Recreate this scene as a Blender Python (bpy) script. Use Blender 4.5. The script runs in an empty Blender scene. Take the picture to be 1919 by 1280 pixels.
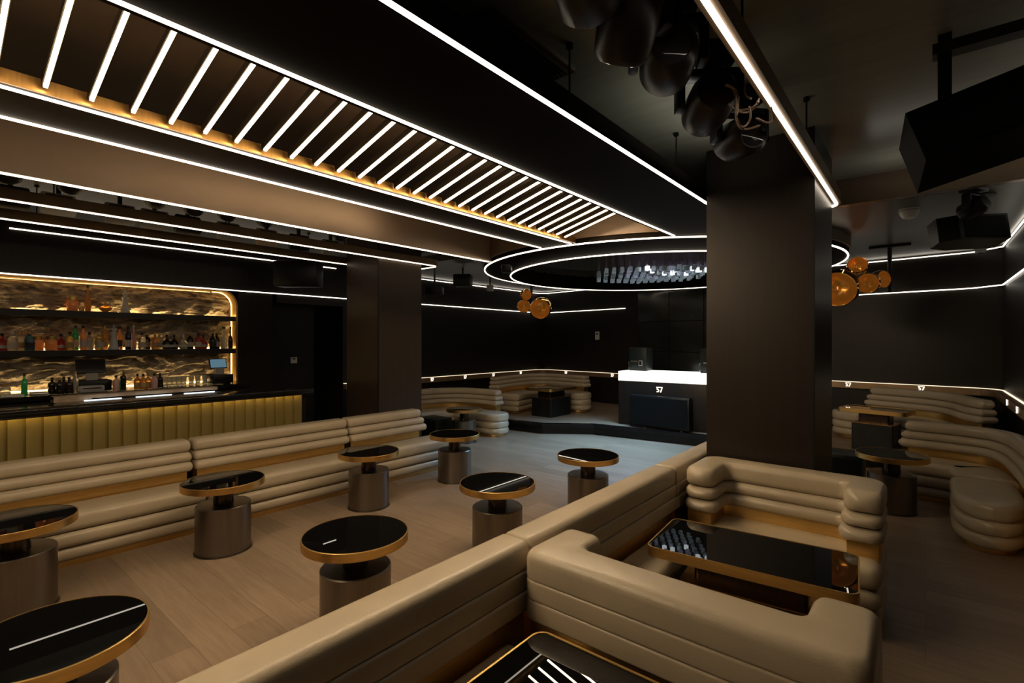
import bpy, bmesh, math, random
from mathutils import Vector, Matrix
R = math.radians
random.seed(7)
scene = bpy.context.scene
COL = scene.collection

# ------------------------------------------------------------------ materials
def mat(name, base=(0.5,0.5,0.5), rough=0.5, metal=0.0, spec=0.5, noise=None, bump=None, brushed=None,
        trans=0.0, ior=1.45, coat=0.0, emit=None, estr=0.0, noise_amt=0.25):
    m = bpy.data.materials.new(name); m.use_nodes = True
    nt = m.node_tree; b = nt.nodes['Principled BSDF']
    b.inputs['Base Color'].default_value = (*base, 1)
    b.inputs['Roughness'].default_value = rough
    b.inputs['Metallic'].default_value = metal
    b.inputs['Specular IOR Level'].default_value = spec
    b.inputs['IOR'].default_value = ior
    b.inputs['Transmission Weight'].default_value = trans
    b.inputs['Coat Weight'].default_value = coat
    if emit:
        b.inputs['Emission Color'].default_value = (*emit, 1)
        b.inputs['Emission Strength'].default_value = estr
    tc = nt.nodes.new('ShaderNodeTexCoord')
    if noise:
        mp = nt.nodes.new('ShaderNodeMapping')
        mp.inputs['Scale'].default_value = brushed or (1,1,1)
        nt.links.new(tc.outputs['Object'], mp.inputs['Vector'])
        n = nt.nodes.new('ShaderNodeTexNoise'); n.inputs['Scale'].default_value = noise
        n.inputs['Detail'].default_value = 6
        nt.links.new(mp.outputs['Vector'], n.inputs['Vector'])
        cr = nt.nodes.new('ShaderNodeValToRGB')
        cr.color_ramp.elements[0].position = 0.3; cr.color_ramp.elements[1].position = 0.7
        lo = [c*(1-noise_amt) for c in base]; hi = [min(1, c*(1+noise_amt)) for c in base]
        cr.color_ramp.elements[0].color = (*lo, 1); cr.color_ramp.elements[1].color = (*hi, 1)
        nt.links.new(n.outputs['Fac'], cr.inputs['Fac'])
        nt.links.new(cr.outputs['Color'], b.inputs['Base Color'])
    if bump:
        n2 = nt.nodes.new('ShaderNodeTexNoise'); n2.inputs['Scale'].default_value = bump[0]; n2.inputs['Detail'].default_value = 4
        nt.links.new(tc.outputs['Object'], n2.inputs['Vector'])
        bp = nt.nodes.new('ShaderNodeBump'); bp.inputs['Strength'].default_value = bump[1]; bp.inputs['Distance'].default_value = 0.01
        nt.links.new(n2.outputs['Fac'], bp.inputs['Height'])
        nt.links.new(bp.outputs['Normal'], b.inputs['Normal'])
    return m

def emit(name, col, s):
    m = bpy.data.materials.new(name); m.use_nodes = True
    nt = m.node_tree; nt.nodes.clear()
    o = nt.nodes.new('ShaderNodeOutputMaterial'); e = nt.nodes.new('ShaderNodeEmission')
    e.inputs['Color'].default_value = (*col, 1); e.inputs['Strength'].default_value = s
    nt.links.new(e.outputs[0], o.inputs['Surface'])
    return m

def floor_mat():
    m = bpy.data.materials.new('oak_planks'); m.use_nodes = True
    nt = m.node_tree; b = nt.nodes['Principled BSDF']
    tc = nt.nodes.new('ShaderNodeTexCoord')
    br = nt.nodes.new('ShaderNodeTexBrick')
    br.offset = 0.37; br.squash = 1.0
    br.inputs['Scale'].default_value = 1.0
    br.inputs['Brick Width'].default_value = 1.25; br.inputs['Row Height'].default_value = 0.19
    br.inputs['Mortar Size'].default_value = 0.0018; br.inputs['Mortar Smooth'].default_value = 0.3
    br.inputs['Bias'].default_value = 0.0
    br.inputs['Color1'].default_value = (0.222,0.158,0.106,1); br.inputs['Color2'].default_value = (0.30,0.218,0.150,1)
    br.inputs['Mortar'].default_value = (0.15,0.107,0.074,1)
    nt.links.new(tc.outputs['Object'], br.inputs['Vector'])
    mp = nt.nodes.new('ShaderNodeMapping'); mp.inputs['Scale'].default_value = (1.2, 14, 1)
    nt.links.new(tc.outputs['Object'], mp.inputs['Vector'])
    n = nt.nodes.new('ShaderNodeTexNoise'); n.inputs['Scale'].default_value = 2.2; n.inputs['Detail'].default_value = 9
    n.inputs['Roughness'].default_value = 0.62; n.inputs['Distortion'].default_value = 0.6
    nt.links.new(mp.outputs['Vector'], n.inputs['Vector'])
    cr = nt.nodes.new('ShaderNodeValToRGB'); cr.color_ramp.elements[0].position = 0.3; cr.color_ramp.elements[1].position = 0.72
    cr.color_ramp.elements[0].color = (0.74,0.71,0.68,1); cr.color_ramp.elements[1].color = (1.06,1.05,1.03,1)
    nt.links.new(n.outputs['Fac'], cr.inputs['Fac'])
    mx = nt.nodes.new('ShaderNodeMix'); mx.data_type = 'RGBA'; mx.blend_type = 'MULTIPLY'; mx.inputs['Factor'].default_value = 1
    nt.links.new(br.outputs['Color'], mx.inputs[6]); nt.links.new(cr.outputs['Color'], mx.inputs[7])
    nt.links.new(mx.outputs[2], b.inputs['Base Color'])
    b.inputs['Roughness'].default_value = 0.42
    b.inputs['Specular IOR Level'].default_value = 0.45
    bp = nt.nodes.new('ShaderNodeBump'); bp.inputs['Strength'].default_value = 0.12; bp.inputs['Distance'].default_value = 0.004
    nt.links.new(n.outputs['Fac'], bp.inputs['Height']); nt.links.new(bp.outputs['Normal'], b.inputs['Normal'])
    return m

def panel_mat(name, base, rough, metal, scale=(6,6,0.35), amt=0.3, spec=0.5):
    return mat(name, base, rough, metal, spec=spec, noise=4.0, brushed=scale, noise_amt=amt)

M = dict(
    floor=floor_mat(),
    leather=mat('taupe_leather', (0.41,0.335,0.235), 0.27, spec=0.5, noise=3.0, noise_amt=0.08, bump=(220,0.10)),
    brass=mat('brushed_brass', (0.72,0.46,0.16), 0.34, 1.0, noise=8, brushed=(1,1,12), noise_amt=0.10),
    brass_dark=mat('antique_brass', (0.45,0.25,0.08), 0.32, 1.0, noise=8, brushed=(8,8,1), noise_amt=0.15),
    bronze=mat('bronze_sheet', (0.22,0.195,0.168), 0.33, 1.0, noise=5, brushed=(14,14,0.4), noise_amt=0.07),
    bronze_neck=mat('dark_bronze_tube', (0.07,0.052,0.04), 0.25, 0.9, noise=5, brushed=(14,14,0.4)),
    glass_black=mat('black_glass', (0.003,0.003,0.003), 0.004, spec=0.5, noise=3, noise_amt=0.05),
    wall=panel_mat('dark_brown_panelling', (0.0135,0.010,0.0075), 0.42, 0.0, amt=0.12, spec=0.3),
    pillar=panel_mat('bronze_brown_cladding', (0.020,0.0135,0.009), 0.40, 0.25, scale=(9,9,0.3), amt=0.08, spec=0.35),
    ceil=mat('dark_gloss_ceiling', (0.19,0.19,0.155), 0.28, 0.0, noise=2, brushed=(0.4,6,1), noise_amt=0.12),  # light put into the base: raised where only bounced light arrives
    ceil_brown=mat('dark_brown_ceiling', (0.026,0.016,0.009), 0.55, spec=0.1, noise=2, noise_amt=0.15),
    soffit=mat('black_brown_soffit', (0.007,0.005,0.003), 0.6, spec=0.04, noise=3, noise_amt=0.2),
    fascia=mat('satin_bronze_fascia', (0.30,0.215,0.148), 0.26, 0.65, noise=2, brushed=(1,1,3), noise_amt=0.03),
    rail_bronze=mat('rail_bronze', (0.34,0.22,0.12), 0.35, 0.6, noise=5, noise_amt=0.12),
    brown_wood=mat('brown_veneer', (0.15,0.095,0.055), 0.5, noise=3, brushed=(1,1,5), noise_amt=0.12),
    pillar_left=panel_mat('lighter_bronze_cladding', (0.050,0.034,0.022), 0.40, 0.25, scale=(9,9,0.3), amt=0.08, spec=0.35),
    ceil_far=mat('dark_far_ceiling', (0.085,0.078,0.066), 0.3, noise=2, brushed=(0.4,6,1), noise_amt=0.15),  # separate ceiling tone, darkened to offset the light of the wall strips
    led_shelf=emit('led_shelf_amber', (1.0,0.68,0.28), 26.0),
    frame=mat('bronze_profile', (0.16,0.10,0.05), 0.4, 0.6, noise=5, noise_amt=0.15),
    led=emit('led_warm_white', (1.0,0.84,0.64), 5.0),
    led_big=emit('led_white', (1.0,0.87,0.70), 6.0),
    led_slat=emit('led_slat_warm', (1.0,0.76,0.48), 52.0),
    led_wall=emit('led_wall_white', (1.0,0.90,0.76), 3.5),
    led_bar=emit('led_amber', (1.0,0.64,0.22), 12.0),
    led_top=emit('led_top_amber', (1.0,0.62,0.22), 5.0),
    led_front=emit('led_front_amber', (1.0,0.68,0.22), 11.5),
    led_rail=emit('led_rail', (1.0,0.82,0.58), 1.5),
    led_cool=emit('led_cool_white', (0.75,0.9,1.0), 2.5),
    booth_glow=emit('booth_light_panel', (1.0,0.97,0.90), 1.8),
    sign_glow=emit('number_glow', (1.0,0.93,0.80), 2.0),
    black=mat('black_plastic', (0.005,0.005,0.005), 0.38, spec=0.3, noise=6, noise_amt=0.2),
    black_gloss=mat('black_gloss_plastic', (0.008,0.007,0.006), 0.12, spec=0.6, noise=6, noise_amt=0.2),
    head=mat('mover_head_plastic', (0.012,0.007,0.005), 0.38, spec=0.3, noise=6, noise_amt=0.2),
    lens=mat('lens_glass', (0.03,0.03,0.035), 0.05, spec=0.8, noise=6, noise_amt=0.1),
    black_matt=mat('black_cloth', (0.003,0.003,0.0033), 0.7, spec=0.1, noise=60, noise_amt=0.4),
    grey=mat('grey_plastic', (0.30,0.29,0.27), 0.4, noise=6, noise_amt=0.06),
    white=mat('white_plastic', (0.62,0.60,0.55), 0.4, noise=6, noise_amt=0.05),
    steel=mat('steel', (0.35,0.34,0.32), 0.3, 1.0, noise=8, noise_amt=0.1),
    dark_metal=mat('dark_metal', (0.03,0.03,0.03), 0.35, 0.7, noise=8, noise_amt=0.2),
    stone_top=mat('black_stone', (0.012,0.011,0.010), 0.16, noise=5, noise_amt=0.5),
    gold_flute=mat('gold_velvet_flute', (0.30,0.22,0.07), 0.42, 0.1, noise=3, brushed=(8,8,0.4), noise_amt=0.06),
    shelf=mat('black_shelf', (0.02,0.015,0.011), 0.4, noise=5, noise_amt=0.2),
    copper=mat('copper_glass', (0.70,0.40,0.15), 0.09, 1.0, noise=2.5, noise_amt=0.25),
    copper_in=mat('copper_inside', (0.55,0.24,0.06), 0.2, 1.0, noise=5, noise_amt=0.35, emit=(0.30,0.12,0.015), estr=0.22),
    stage=mat('stage_edge_black', (0.006,0.005,0.005), 0.2, spec=0.3, noise=5, noise_amt=0.3),
    screen_blue=emit('screen_blue', (0.26,0.48,0.62), 0.35),
    ledwall=mat('led_wall_modules', (0.010,0.011,0.009), 0.18, noise=3, noise_amt=0.3),
    wood_light=mat('beige_board', (0.42,0.30,0.20), 0.5, noise=4, brushed=(1,6,6), noise_amt=0.15),
    crystal=mat('crystal', (0.75,0.82,0.9), 0.08, spec=0.8, noise=6, noise_amt=0.1, emit=(0.45,0.62,0.75), estr=0.10),
    crystal_b=mat('crystal_violet', (0.6,0.6,0.75), 0.08, spec=0.8, noise=6, noise_amt=0.1, emit=(0.5,0.55,0.8), estr=0.22),
    crystal_c=mat('crystal_dim', (0.35,0.42,0.45), 0.1, spec=0.8, noise=6, noise_amt=0.1, emit=(0.4,0.5,0.55), estr=0.04),
    crystal_lit=emit('crystal_lit', (0.85,0.95,1.0), 2.0),
    rod=mat('violet_rod', (0.42,0.36,0.46), 0.25, 0.5, noise=6, noise_amt=0.2),
    cable=mat('beige_cable', (0.30,0.21,0.15), 0.5, noise=6, noise_amt=0.2),
    red_dot=emit('red_indicator', (1,0.03,0.03), 1.5),
    blue_dot=emit('blue_indicator', (0.2,0.4,1), 3.0),
    grille=mat('speaker_grille', (0.003,0.004,0.004), 0.6, spec=0.15, noise=150, noise_amt=0.6),
    teal_black=mat('black_green_cabinet', (0.007,0.011,0.010), 0.4, spec=0.3, noise=6, noise_amt=0.2),
)

def stone_mat():
    m = bpy.data.materials.new('split_rock'); m.use_nodes = True
    nt = m.node_tree; b = nt.nodes['Principled BSDF']
    tc = nt.nodes.new('ShaderNodeTexCoord')
    mp = nt.nodes.new('ShaderNodeMapping'); mp.inputs['Scale'].default_value = (1,1.2,3.0); mp.inputs['Rotation'].default_value = (R(-9),0,0)
    nt.links.new(tc.outputs['Object'], mp.inputs['Vector'])
    n = nt.nodes.new('ShaderNodeTexNoise'); n.inputs['Scale'].default_value = 5; n.inputs['Detail'].default_value = 10; n.inputs['Distortion'].default_value = 1.2
    nt.links.new(mp.outputs['Vector'], n.inputs['Vector'])
    cr = nt.nodes.new('ShaderNodeValToRGB'); cr.color_ramp.elements[0].position = 0.32; cr.color_ramp.elements[1].position = 0.7
    cr.color_ramp.elements[0].color = (0.20,0.15,0.10,1); cr.color_ramp.elements[1].color = (0.60,0.50,0.38,1)
    nt.links.new(n.outputs['Fac'], cr.inputs['Fac']); nt.links.new(cr.outputs['Color'], b.inputs['Base Color'])
    b.inputs['Roughness'].default_value = 0.75
    n3 = nt.nodes.new('ShaderNodeTexNoise'); n3.inputs['Scale'].default_value = 22; n3.inputs['Detail'].default_value = 8; n3.inputs['Distortion'].default_value = 1.5
    nt.links.new(mp.outputs['Vector'], n3.inputs['Vector'])
    bp = nt.nodes.new('ShaderNodeBump'); bp.inputs['Strength'].default_value = 0.8; bp.inputs['Distance'].default_value = 0.02
    nt.links.new(n3.outputs['Fac'], bp.inputs['Height']); nt.links.new(bp.outputs['Normal'], b.inputs['Normal'])
    return m
M['stone'] = stone_mat()

# ------------------------------------------------------------------ helpers
ROOTM = {}
def finish(o, smooth):
    me = o.data
    if smooth:
        for p in me.polygons: p.use_smooth = True
        me.set_sharp_from_angle(angle=R(smooth if smooth is not True else 40))

def obj(name, bm, m, parent=None, smooth=False, kind=None, label=None):
    me = bpy.data.meshes.new(name)
    bmesh.ops.recalc_face_normals(bm, faces=bm.faces)
    bm.to_mesh(me); bm.free()
    if parent is not None:
        w = ROOTM.get(parent.name, Matrix())
        me.transform(w.inverted())
    o = bpy.data.objects.new(name, me); COL.objects.link(o)
    if isinstance(m, str): m = M[m]
    me.materials.append(m)
    if parent is not None:
        o.parent = parent; ROOTM[o.name] = ROOTM.get(parent.name, Matrix())
    finish(o, smooth)
    if kind: o['kind'] = kind
    if label: o['label'] = label
    return o

def tag(o, label, cat, group=None):
    o['label'] = label; o['category'] = cat
    if group: o['group'] = group
    return o

def thing(name, label, cat, loc=(0,0,0), group=None):
    o = bpy.data.objects.new(name, None); COL.objects.link(o)
    o.location = loc; o.empty_display_size = 0.1
    ROOTM[o.name] = Matrix.Translation(Vector(loc))
    return tag(o, label, cat, group)

def dup(root, loc, label, rotz=0.0, group=None):
    r = root.copy(); COL.objects.link(r); r.location = loc; r.rotation_euler = (0,0,rotz); r['label'] = label
    if group: r['group'] = group
    for ch in list(root.children):
        c = ch.copy(); COL.objects.link(c); c.parent = r
        for g in list(ch.children):
            d = g.copy(); COL.objects.link(d); d.parent = c
    return r

def struct(name, bm, m, smooth=False):
    return obj(name, bm, m, None, smooth, 'structure')

def B(): return bmesh.new()

def box(bm, x0,x1,y0,y1,z0,z1, mx=None, bevel=0.0, seg=2):
    v = [bm.verts.new(p) for p in ((x0,y0,z0),(x1,y0,z0),(x1,y1,z0),(x0,y1,z0),(x0,y0,z1),(x1,y0,z1),(x1,y1,z1),(x0,y1,z1))]
    f = [bm.faces.new([v[i] for i in q]) for q in ((0,3,2,1),(4,5,6,7),(0,1,5,4),(1,2,6,5),(2,3,7,6),(3,0,4,7))]
    if bevel:
        es = list({e for q in f for e in q.edges})
        r = bmesh.ops.bevel(bm, geom=es, offset=bevel, segments=seg, affect='EDGES', profile=0.5)
        v = list({x for q in r['faces'] for x in q.verts} | {x for x in v if x.is_valid})
    if mx is not None: bmesh.ops.transform(bm, matrix=mx, verts=[x for x in v if x.is_valid])
    return bm

def bxo(name, x0,x1,y0,y1,z0,z1, m, parent=None, bevel=0.0, mx=None, kind=None, smooth=False, label=None):
    return obj(name, box(B(), x0,x1,y0,y1,z0,z1, mx, bevel), m, parent, smooth or (35 if bevel else False), kind, label)

def lathe(bm, prof, n=32, c=(0,0), mx=None):
    rings = []; vs = []
    for r, z in prof:
        if r < 1e-6:
            rings.append([bm.verts.new((c[0],c[1],z))])
        else:
            rings.append([bm.verts.new((c[0]+r*math.cos(2*math.pi*k/n), c[1]+r*math.sin(2*math.pi*k/n), z)) for k in range(n)])
        vs += rings[-1]
    for a, b in zip(rings, rings[1:]):
        if len(a) == 1 and len(b) == 1: continue
        for k in range(n):
            k2 = (k+1) % n
            if len(a) == 1: bm.faces.new((a[0], b[k], b[k2]))
            elif len(b) == 1: bm.faces.new((a[k], a[k2], b[0]))
            else: bm.faces.new((a[k], a[k2], b[k2], b[k]))
    if mx is not None: bmesh.ops.transform(bm, matrix=mx, verts=vs)
    return bm

def cyl(bm, r, z0, z1, n=24, c=(0,0), mx=None):
    return lathe(bm, [(0,z0),(r,z0),(r,z1),(0,z1)], n, c, mx)

def tube(bm, pts, r, n=8):
    pts = [Vector(p) for p in pts]
    rings = []
    for i, p in enumerate(pts):
        t = (pts[min(i+1,len(pts)-1)] - pts[max(i-1,0)]).normalized()
        u = t.cross(Vector((0,0,1)))
        if u.length < 1e-3: u = t.cross(Vector((0,1,0)))
        u.normalize(); w = t.cross(u)
        rings.append([bm.verts.new(p + r*(math.cos(2*math.pi*k/n)*u + math.sin(2*math.pi*k/n)*w)) for k in range(n)])
    for a, b in zip(rings, rings[1:]):
        for k in range(n): bm.faces.new((a[k], a[(k+1)%n], b[(k+1)%n], b[k]))
    bm.faces.new(rings[0][::-1]); bm.faces.new(rings[-1])
    return bm

def smooth_pts(pts, it=2):
    pts = [tuple(p) for p in pts]
    for _ in range(it):
        q = [pts[0]]
        for a, b in zip(pts, pts[1:]):
            q.append(tuple(a[i]*0.75+b[i]*0.25 for i in range(len(a)))); q.append(tuple(a[i]*0.25+b[i]*0.75 for i in range(len(a))))
        q.append(pts[-1]); pts = q
    return pts

def fillet(pts, r, n=8):
    out = [Vector(pts[0])]
    for i in range(1, len(pts)-1):
        p0, p, p1 = Vector(pts[i-1]), Vector(pts[i]), Vector(pts[i+1])
        a = (p0-p).normalized(); b = (p1-p).normalized()
        ang = a.angle(b); d = r/math.tan(ang/2)
        s = p+a*d; e = p+b*d
        c = p+(a+b).normalized()*(r/math.sin(ang/2))
        va = s-c; vb = e-c
        th = va.angle(vb); cr = va.x*vb.y-va.y*vb.x; sg = 1 if cr > 0 else -1
        for k in range(n+1):
            t = sg*th*k/n
            out.append(c+Vector((va.x*math.cos(t)-va.y*math.sin(t), va.x*math.sin(t)+va.y*math.cos(t))))
    out.append(Vector(pts[-1]))
    return [(v.x, v.y) for v in out]

def extend(path, d0, d1):
    if d0 < 0 or d1 < 0:
        L = plen(path); a0, b0 = max(0, -d0), L-max(0, -d1); acc = [0]
        for u, v in zip(path, path[1:]): acc.append(acc[-1]+(Vector(v)-Vector(u)).length)
        st = [a0]+[x for x in acc if a0+1e-3 < x < b0-1e-3]+[b0]
        path = [tuple(q) for q in sample(path, st)]; d0, d1 = max(0, d0), max(0, d1)
    p = [Vector(q) for q in path]
    a = p[0]+(p[0]-p[1]).normalized()*d0; b = p[-1]+(p[-1]-p[-2]).normalized()*d1
    return [tuple(a)]+[tuple(q) for q in p[1:-1]]+[tuple(b)]

def sample(path, stations):
    P = [Vector(p) for p in path]; L = [0]
    for a, b in zip(P, P[1:]): L.append(L[-1]+(b-a).length)
    out = []
    for s in stations:
        i = 0
        while i < len(P)-2 and s > L[i+1]: i += 1
        t = (s-L[i])/max(1e-9, L[i+1]-L[i]); out.append(P[i].lerp(P[i+1], t))
    return out

def plen(path):
    P = [Vector(p) for p in path]; return sum((b-a).length for a, b in zip(P, P[1:]))

def corners(r, rear):
    r = r if isinstance(r, tuple) else (r, r)          # (upper, lower) radii on the front side
    q = rear if rear is not None else r
    q = q if isinstance(q, tuple) else (q, q)
    return ((1,1,0,r[0]), (-1,1,90,q[0]), (-1,-1,180,q[1]), (1,-1,270,r[1]))

def roll2(bm, inner, outer, e_in, e_out, z0, z1, r, rear, er=0.06):
    """padded bar between two matching outlines (tight outer corners); e_in / e_out push the faces out"""
    A = [Vector(p) for p in inner]; O = [Vector(p) for p in outer]; st = []
    for i in range(len(A)-1):
        n = max(1, int((A[i+1]-A[i]).length/0.12))
        for k in range(n): st.append((A[i].lerp(A[i+1],k/n), O[i].lerp(O[i+1],k/n)))
    st.append((A[-1], O[-1]))
    def endst(p, q):
        out = []
        for k in range(6):
            u = er*(1-math.cos(k/5*math.pi/2)); ins = er*(1-math.sqrt(max(0,1-(1-u/er)**2)))
            out.append((p[0].lerp(q[0], u/max(1e-6,(q[0]-p[0]).length)), p[1].lerp(q[1], u/max(1e-6,(q[1]-p[1]).length)), ins))
        return out
    a = endst(st[0], st[1]); b = endst(st[-1], st[-2])[::-1]
    allst = a+[(p,q,0.0) for p,q in st[1:-1]]+b
    rings = []; hz = (z1-z0)/2
    for p, q, ins in allst:
        d = (p-q); W = d.length; d.normalize()
        c = (p*1.0+q)/2; lo = -W/2-e_out; hi = W/2+e_in
        cn = (lo+hi)/2; hn = (hi-lo)/2-ins; b_ = max(0.003, hz-ins*min(1.0, hz*0.9/er)); ring = []
        for sx, sz, a0, r0 in corners(r, rear):
            rr = min(r0, hn*0.98, b_*0.98); cx = sx*(hn-rr); cz = sz*(b_-rr)
            for k in range(6):
                th = R(a0+90*k/5); w_ = c+d*(cn+cx+rr*math.cos(th)); ring.append(bm.verts.new((w_.x, w_.y, (z0+z1)/2+cz+rr*math.sin(th))))
        rings.append(ring)
    m = len(rings[0])
    for x, y in zip(rings, rings[1:]):
        for k in range(m): bm.faces.new((x[k], x[(k+1)%m], y[(k+1)%m], y[k]))
    bm.faces.new(rings[0][::-1]); bm.faces.new(rings[-1])
    return bm

def roll(bm, path, n0, n1, z0, z1, r, er=0.05, plan_er=(0,0), step=0.09, rear=None):
    """padded bar: a rounded rectangle n0..n1 (to the left of the path) by z0..z1 swept along the path, ends rounded"""
    L = plen(path); cuts = {0.0, L}
    for k in range(1, 6):
        u = er*(1-math.cos(k/5*math.pi/2)); cuts |= {u, L-u}
    for side in (0, 1):
        if plan_er[side]:
            for k in range(1, 11):
                u = plan_er[side]*(1-math.cos(k/10*math.pi/2)); cuts.add(u if side == 0 else L-u)
    k = 1
    while k*step < L: cuts.add(k*step); k += 1
    st = sorted(c for c in cuts if 0 <= c <= L); s2 = [st[0]]
    for c in st[1:]:
        if c-s2[-1] > 1e-4: s2.append(c)
    pts = sample(path, s2)
    eps = min(0.02, L/10)
    tn = [(q-p).normalized() for p, q in zip(sample(path, [max(0, s-eps) for s in s2]), sample(path, [min(L, s+eps) for s in s2]))]
    hz = (z1-z0)/2; hn = (n1-n0)/2; rings = []
    for s, p, t in zip(s2, pts, tn):
        ins = 0.0; d = min(s, L-s)
        if d < er: ins = min(er, hz*0.96)*(1-math.sqrt(max(0, 1-(1-d/er)**2)))
        h = hn; cn = (n0+n1)/2
        for side in (0, 1):
            if plan_er[side]:
                dd = s if side == 0 else L-s
                if dd < plan_er[side]: h = min(h, max(0.03, hn*math.sqrt(max(0, 1-(1-dd/plan_er[side])**2))))
        a = max(0.004, h-ins*(0.6 if plan_er[0] or plan_er[1] else 1)); b = max(0.003, hz-ins)
        nrm = Vector((-t.y, t.x)); ring = []
        for sx, sz, a0, r0 in corners(r, rear):
            rr = min(r0, a*0.98, b*0.98); cx = sx*(a-rr); cz = sz*(b-rr)
            for k in range(6):
                th = R(a0+90*k/5); nn = cn+cx+rr*math.cos(th); zz = (z0+z1)/2+cz+rr*math.sin(th)
                q = p+nrm*nn; ring.append(bm.verts.new((q.x, q.y, zz)))
        rings.append(ring)
    m = len(rings[0])
    for a, b in zip(rings, rings[1:]):
        for k in range(m): bm.faces.new((a[k], a[(k+1)%m], b[(k+1)%m], b[k]))
    bm.faces.new(rings[0][::-1]); bm.faces.new(rings[-1])
    return bm

def strip(bm, path, n0, n1, z0, z1, step=0.15):
    """sharp rectangular profile swept along a path"""
    L = plen(path); k = max(2, int(L/step)); P = [Vector(p) for p in path]
    acc = [0]
    for a, b in zip(P, P[1:]): acc.append(acc[-1]+(b-a).length)
    s2 = sorted(set([round(x,5) for x in acc])) if len(path) > 2 else [0, L]
    pts = sample(path, s2); eps = min(0.01, L/20)
    tn = [(q-p).normalized() for p, q in zip(sample(path, [max(0, s-eps) for s in s2]), sample(path, [min(L, s+eps) for s in s2]))]
    rings = []
    for p, t in zip(pts, tn):
        nr = Vector((-t.y, t.x))
        rings.append([bm.verts.new((p.x+nr.x*n, p.y+nr.y*n, z)) for n, z in ((n0,z0),(n1,z0),(n1,z1),(n0,z1))])
    for a, b in zip(rings, rings[1:]):
        for k in range(4): bm.faces.new((a[k], a[(k+1)%4], b[(k+1)%4], b[k]))
    bm.faces.new(rings[0][::-1]); bm.faces.new(rings[-1])
    return bm

def prism(bm, poly, z0, z1):
    a = [bm.verts.new((x,y,z0)) for x,y in poly]; b = [bm.verts.new((x,y,z1)) for x,y in poly]
    n = len(poly)
    bm.faces.new(a[::-1]); bm.faces.new(b)
    for k in range(n): bm.faces.new((a[k], a[(k+1)%n], b[(k+1)%n], b[k]))
    return bm

def rrect(cx, cy, w, d, r, rot=0, n=6):
    pts = []
    for sx, sy, a0 in ((1,1,0),(-1,1,90),(-1,-1,180),(1,-1,270)):
        for k in range(n+1):
            t = R(a0+90*k/n); x = sx*(w/2-r)+r*math.cos(t); y = sy*(d/2-r)+r*math.sin(t)
            pts.append((cx+x*math.cos(rot)-y*math.sin(rot), cy+x*math.sin(rot)+y*math.cos(rot)))
    return pts

# ------------------------------------------------------------------ camera
TH = math.atan(775/935.0); CT, ST = math.cos(TH), math.sin(TH); CH = 1.6; F = 935.0
cam = bpy.data.cameras.new('camera'); cam.sensor_width = 36; cam.lens = F*36/1919; cam.clip_start = 0.02
co = bpy.data.objects.new('camera', cam); COL.objects.link(co)
co.location = (0,0,CH); co.rotation_euler = (R(90),0,TH); scene.camera = co

def ray(px, py):
    xc = (px-960)/F; yc = (640-py)/F
    return Vector((CT*xc-ST, ST*xc+CT, yc))
def onx(px, py, x):      # measured point of the photo on a wall plane x = const -> (y, z)
    d = ray(px, py); t = x/d.x; return d.y*t, CH+d.z*t
def onz(px, py, z):
    d = ray(px, py); t = (z-CH)/d.z; return d.x*t, d.y*t
def at(px, py, t):
    d = ray(px, py); return Vector((d.x*t, d.y*t, CH+d.z*t))

# ------------------------------------------------------------------ room shell
XL, XR, YB = -7.72, 0.80, -2.6
ZN, ZF, ZL = 3.05, 2.87, 2.70
YS = 5.35
def yfar(x): return 10.2-0.132*(x+5.2)
struct('floor', box(B(), -8.6, 1.0, YB-0.1, 10.9, -0.1, 0), 'floor')
struct('ceiling', box(B(), -8.6, 1.0, YB-0.1, YS, ZN, ZN+0.1), 'ceil')
# lower far ceiling with the round recess of the chandelier
CX, CY = -3.30, 7.33
RO, RI = 2.57, 2.15
bm = B(); n = 72; inn = []; out = []; inn2 = []; out2 = []
for k in range(n):
    a = 2*math.pi*k/n; c, s = math.cos(a), math.sin(a)
    tx = ((1.0-CX)/c if c > 0 else (-8.6-CX)/c) if abs(c) > 1e-9 else 1e9
    ty = ((10.9-CY)/s if s > 0 else (YS-CY)/s) if abs(s) > 1e-9 else 1e9
    t = min(tx, ty)
    rr = min(RI, t*0.98)
    inn.append(bm.verts.new((CX+rr*c, CY+rr*s, ZF))); out.append(bm.verts.new((CX+t*c, CY+t*s, ZF)))
    inn2.append(bm.verts.new((CX+rr*c, CY+rr*s, ZF+0.12))); out2.append(bm.verts.new((CX+t*c, CY+t*s, ZF+0.12)))
for k in range(n):
    j = (k+1) % n
    bm.faces.new((inn[k], inn[j], out[j], out[k])); bm.faces.new((inn2[k], out2[k], out2[j], inn2[j])); bm.faces.new((out[k], out[j], out2[j], out2[k]))
    bm.faces.new((inn[k], inn2[k], inn2[j], inn[j]))
struct('ceiling_far', bm, 'ceil_far')
bm = B(); lathe(bm, [(RI,ZF+0.0),(RI,3.32),(0,3.32)], 72, (CX,CY)); struct('ceiling_recess', bm, 'ceil_far', 40)
# step between the two ceiling heights, right of the round drum
struct('trim_1', box(B(), -0.62, XR, YS-0.02, YS+0.06, ZF-0.05, ZN), 'fascia')
struct('wall_back', box(B(), -8.6, 1.0, YB-0.1, YB, 0, ZN), 'wall')
struct('wall_right', box(B(), XR, XR+0.1, YB, 10.0, 0, ZN), 'wall')
bm = B(); prism(bm, [(-8.7,yfar(-8.7)),(1.0,yfar(1.0)),(1.0,yfar(1.0)+0.1),(-8.7,yfar(-8.7)+0.1)], 0, ZN); struct('wall_far', bm, 'wall')
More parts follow.
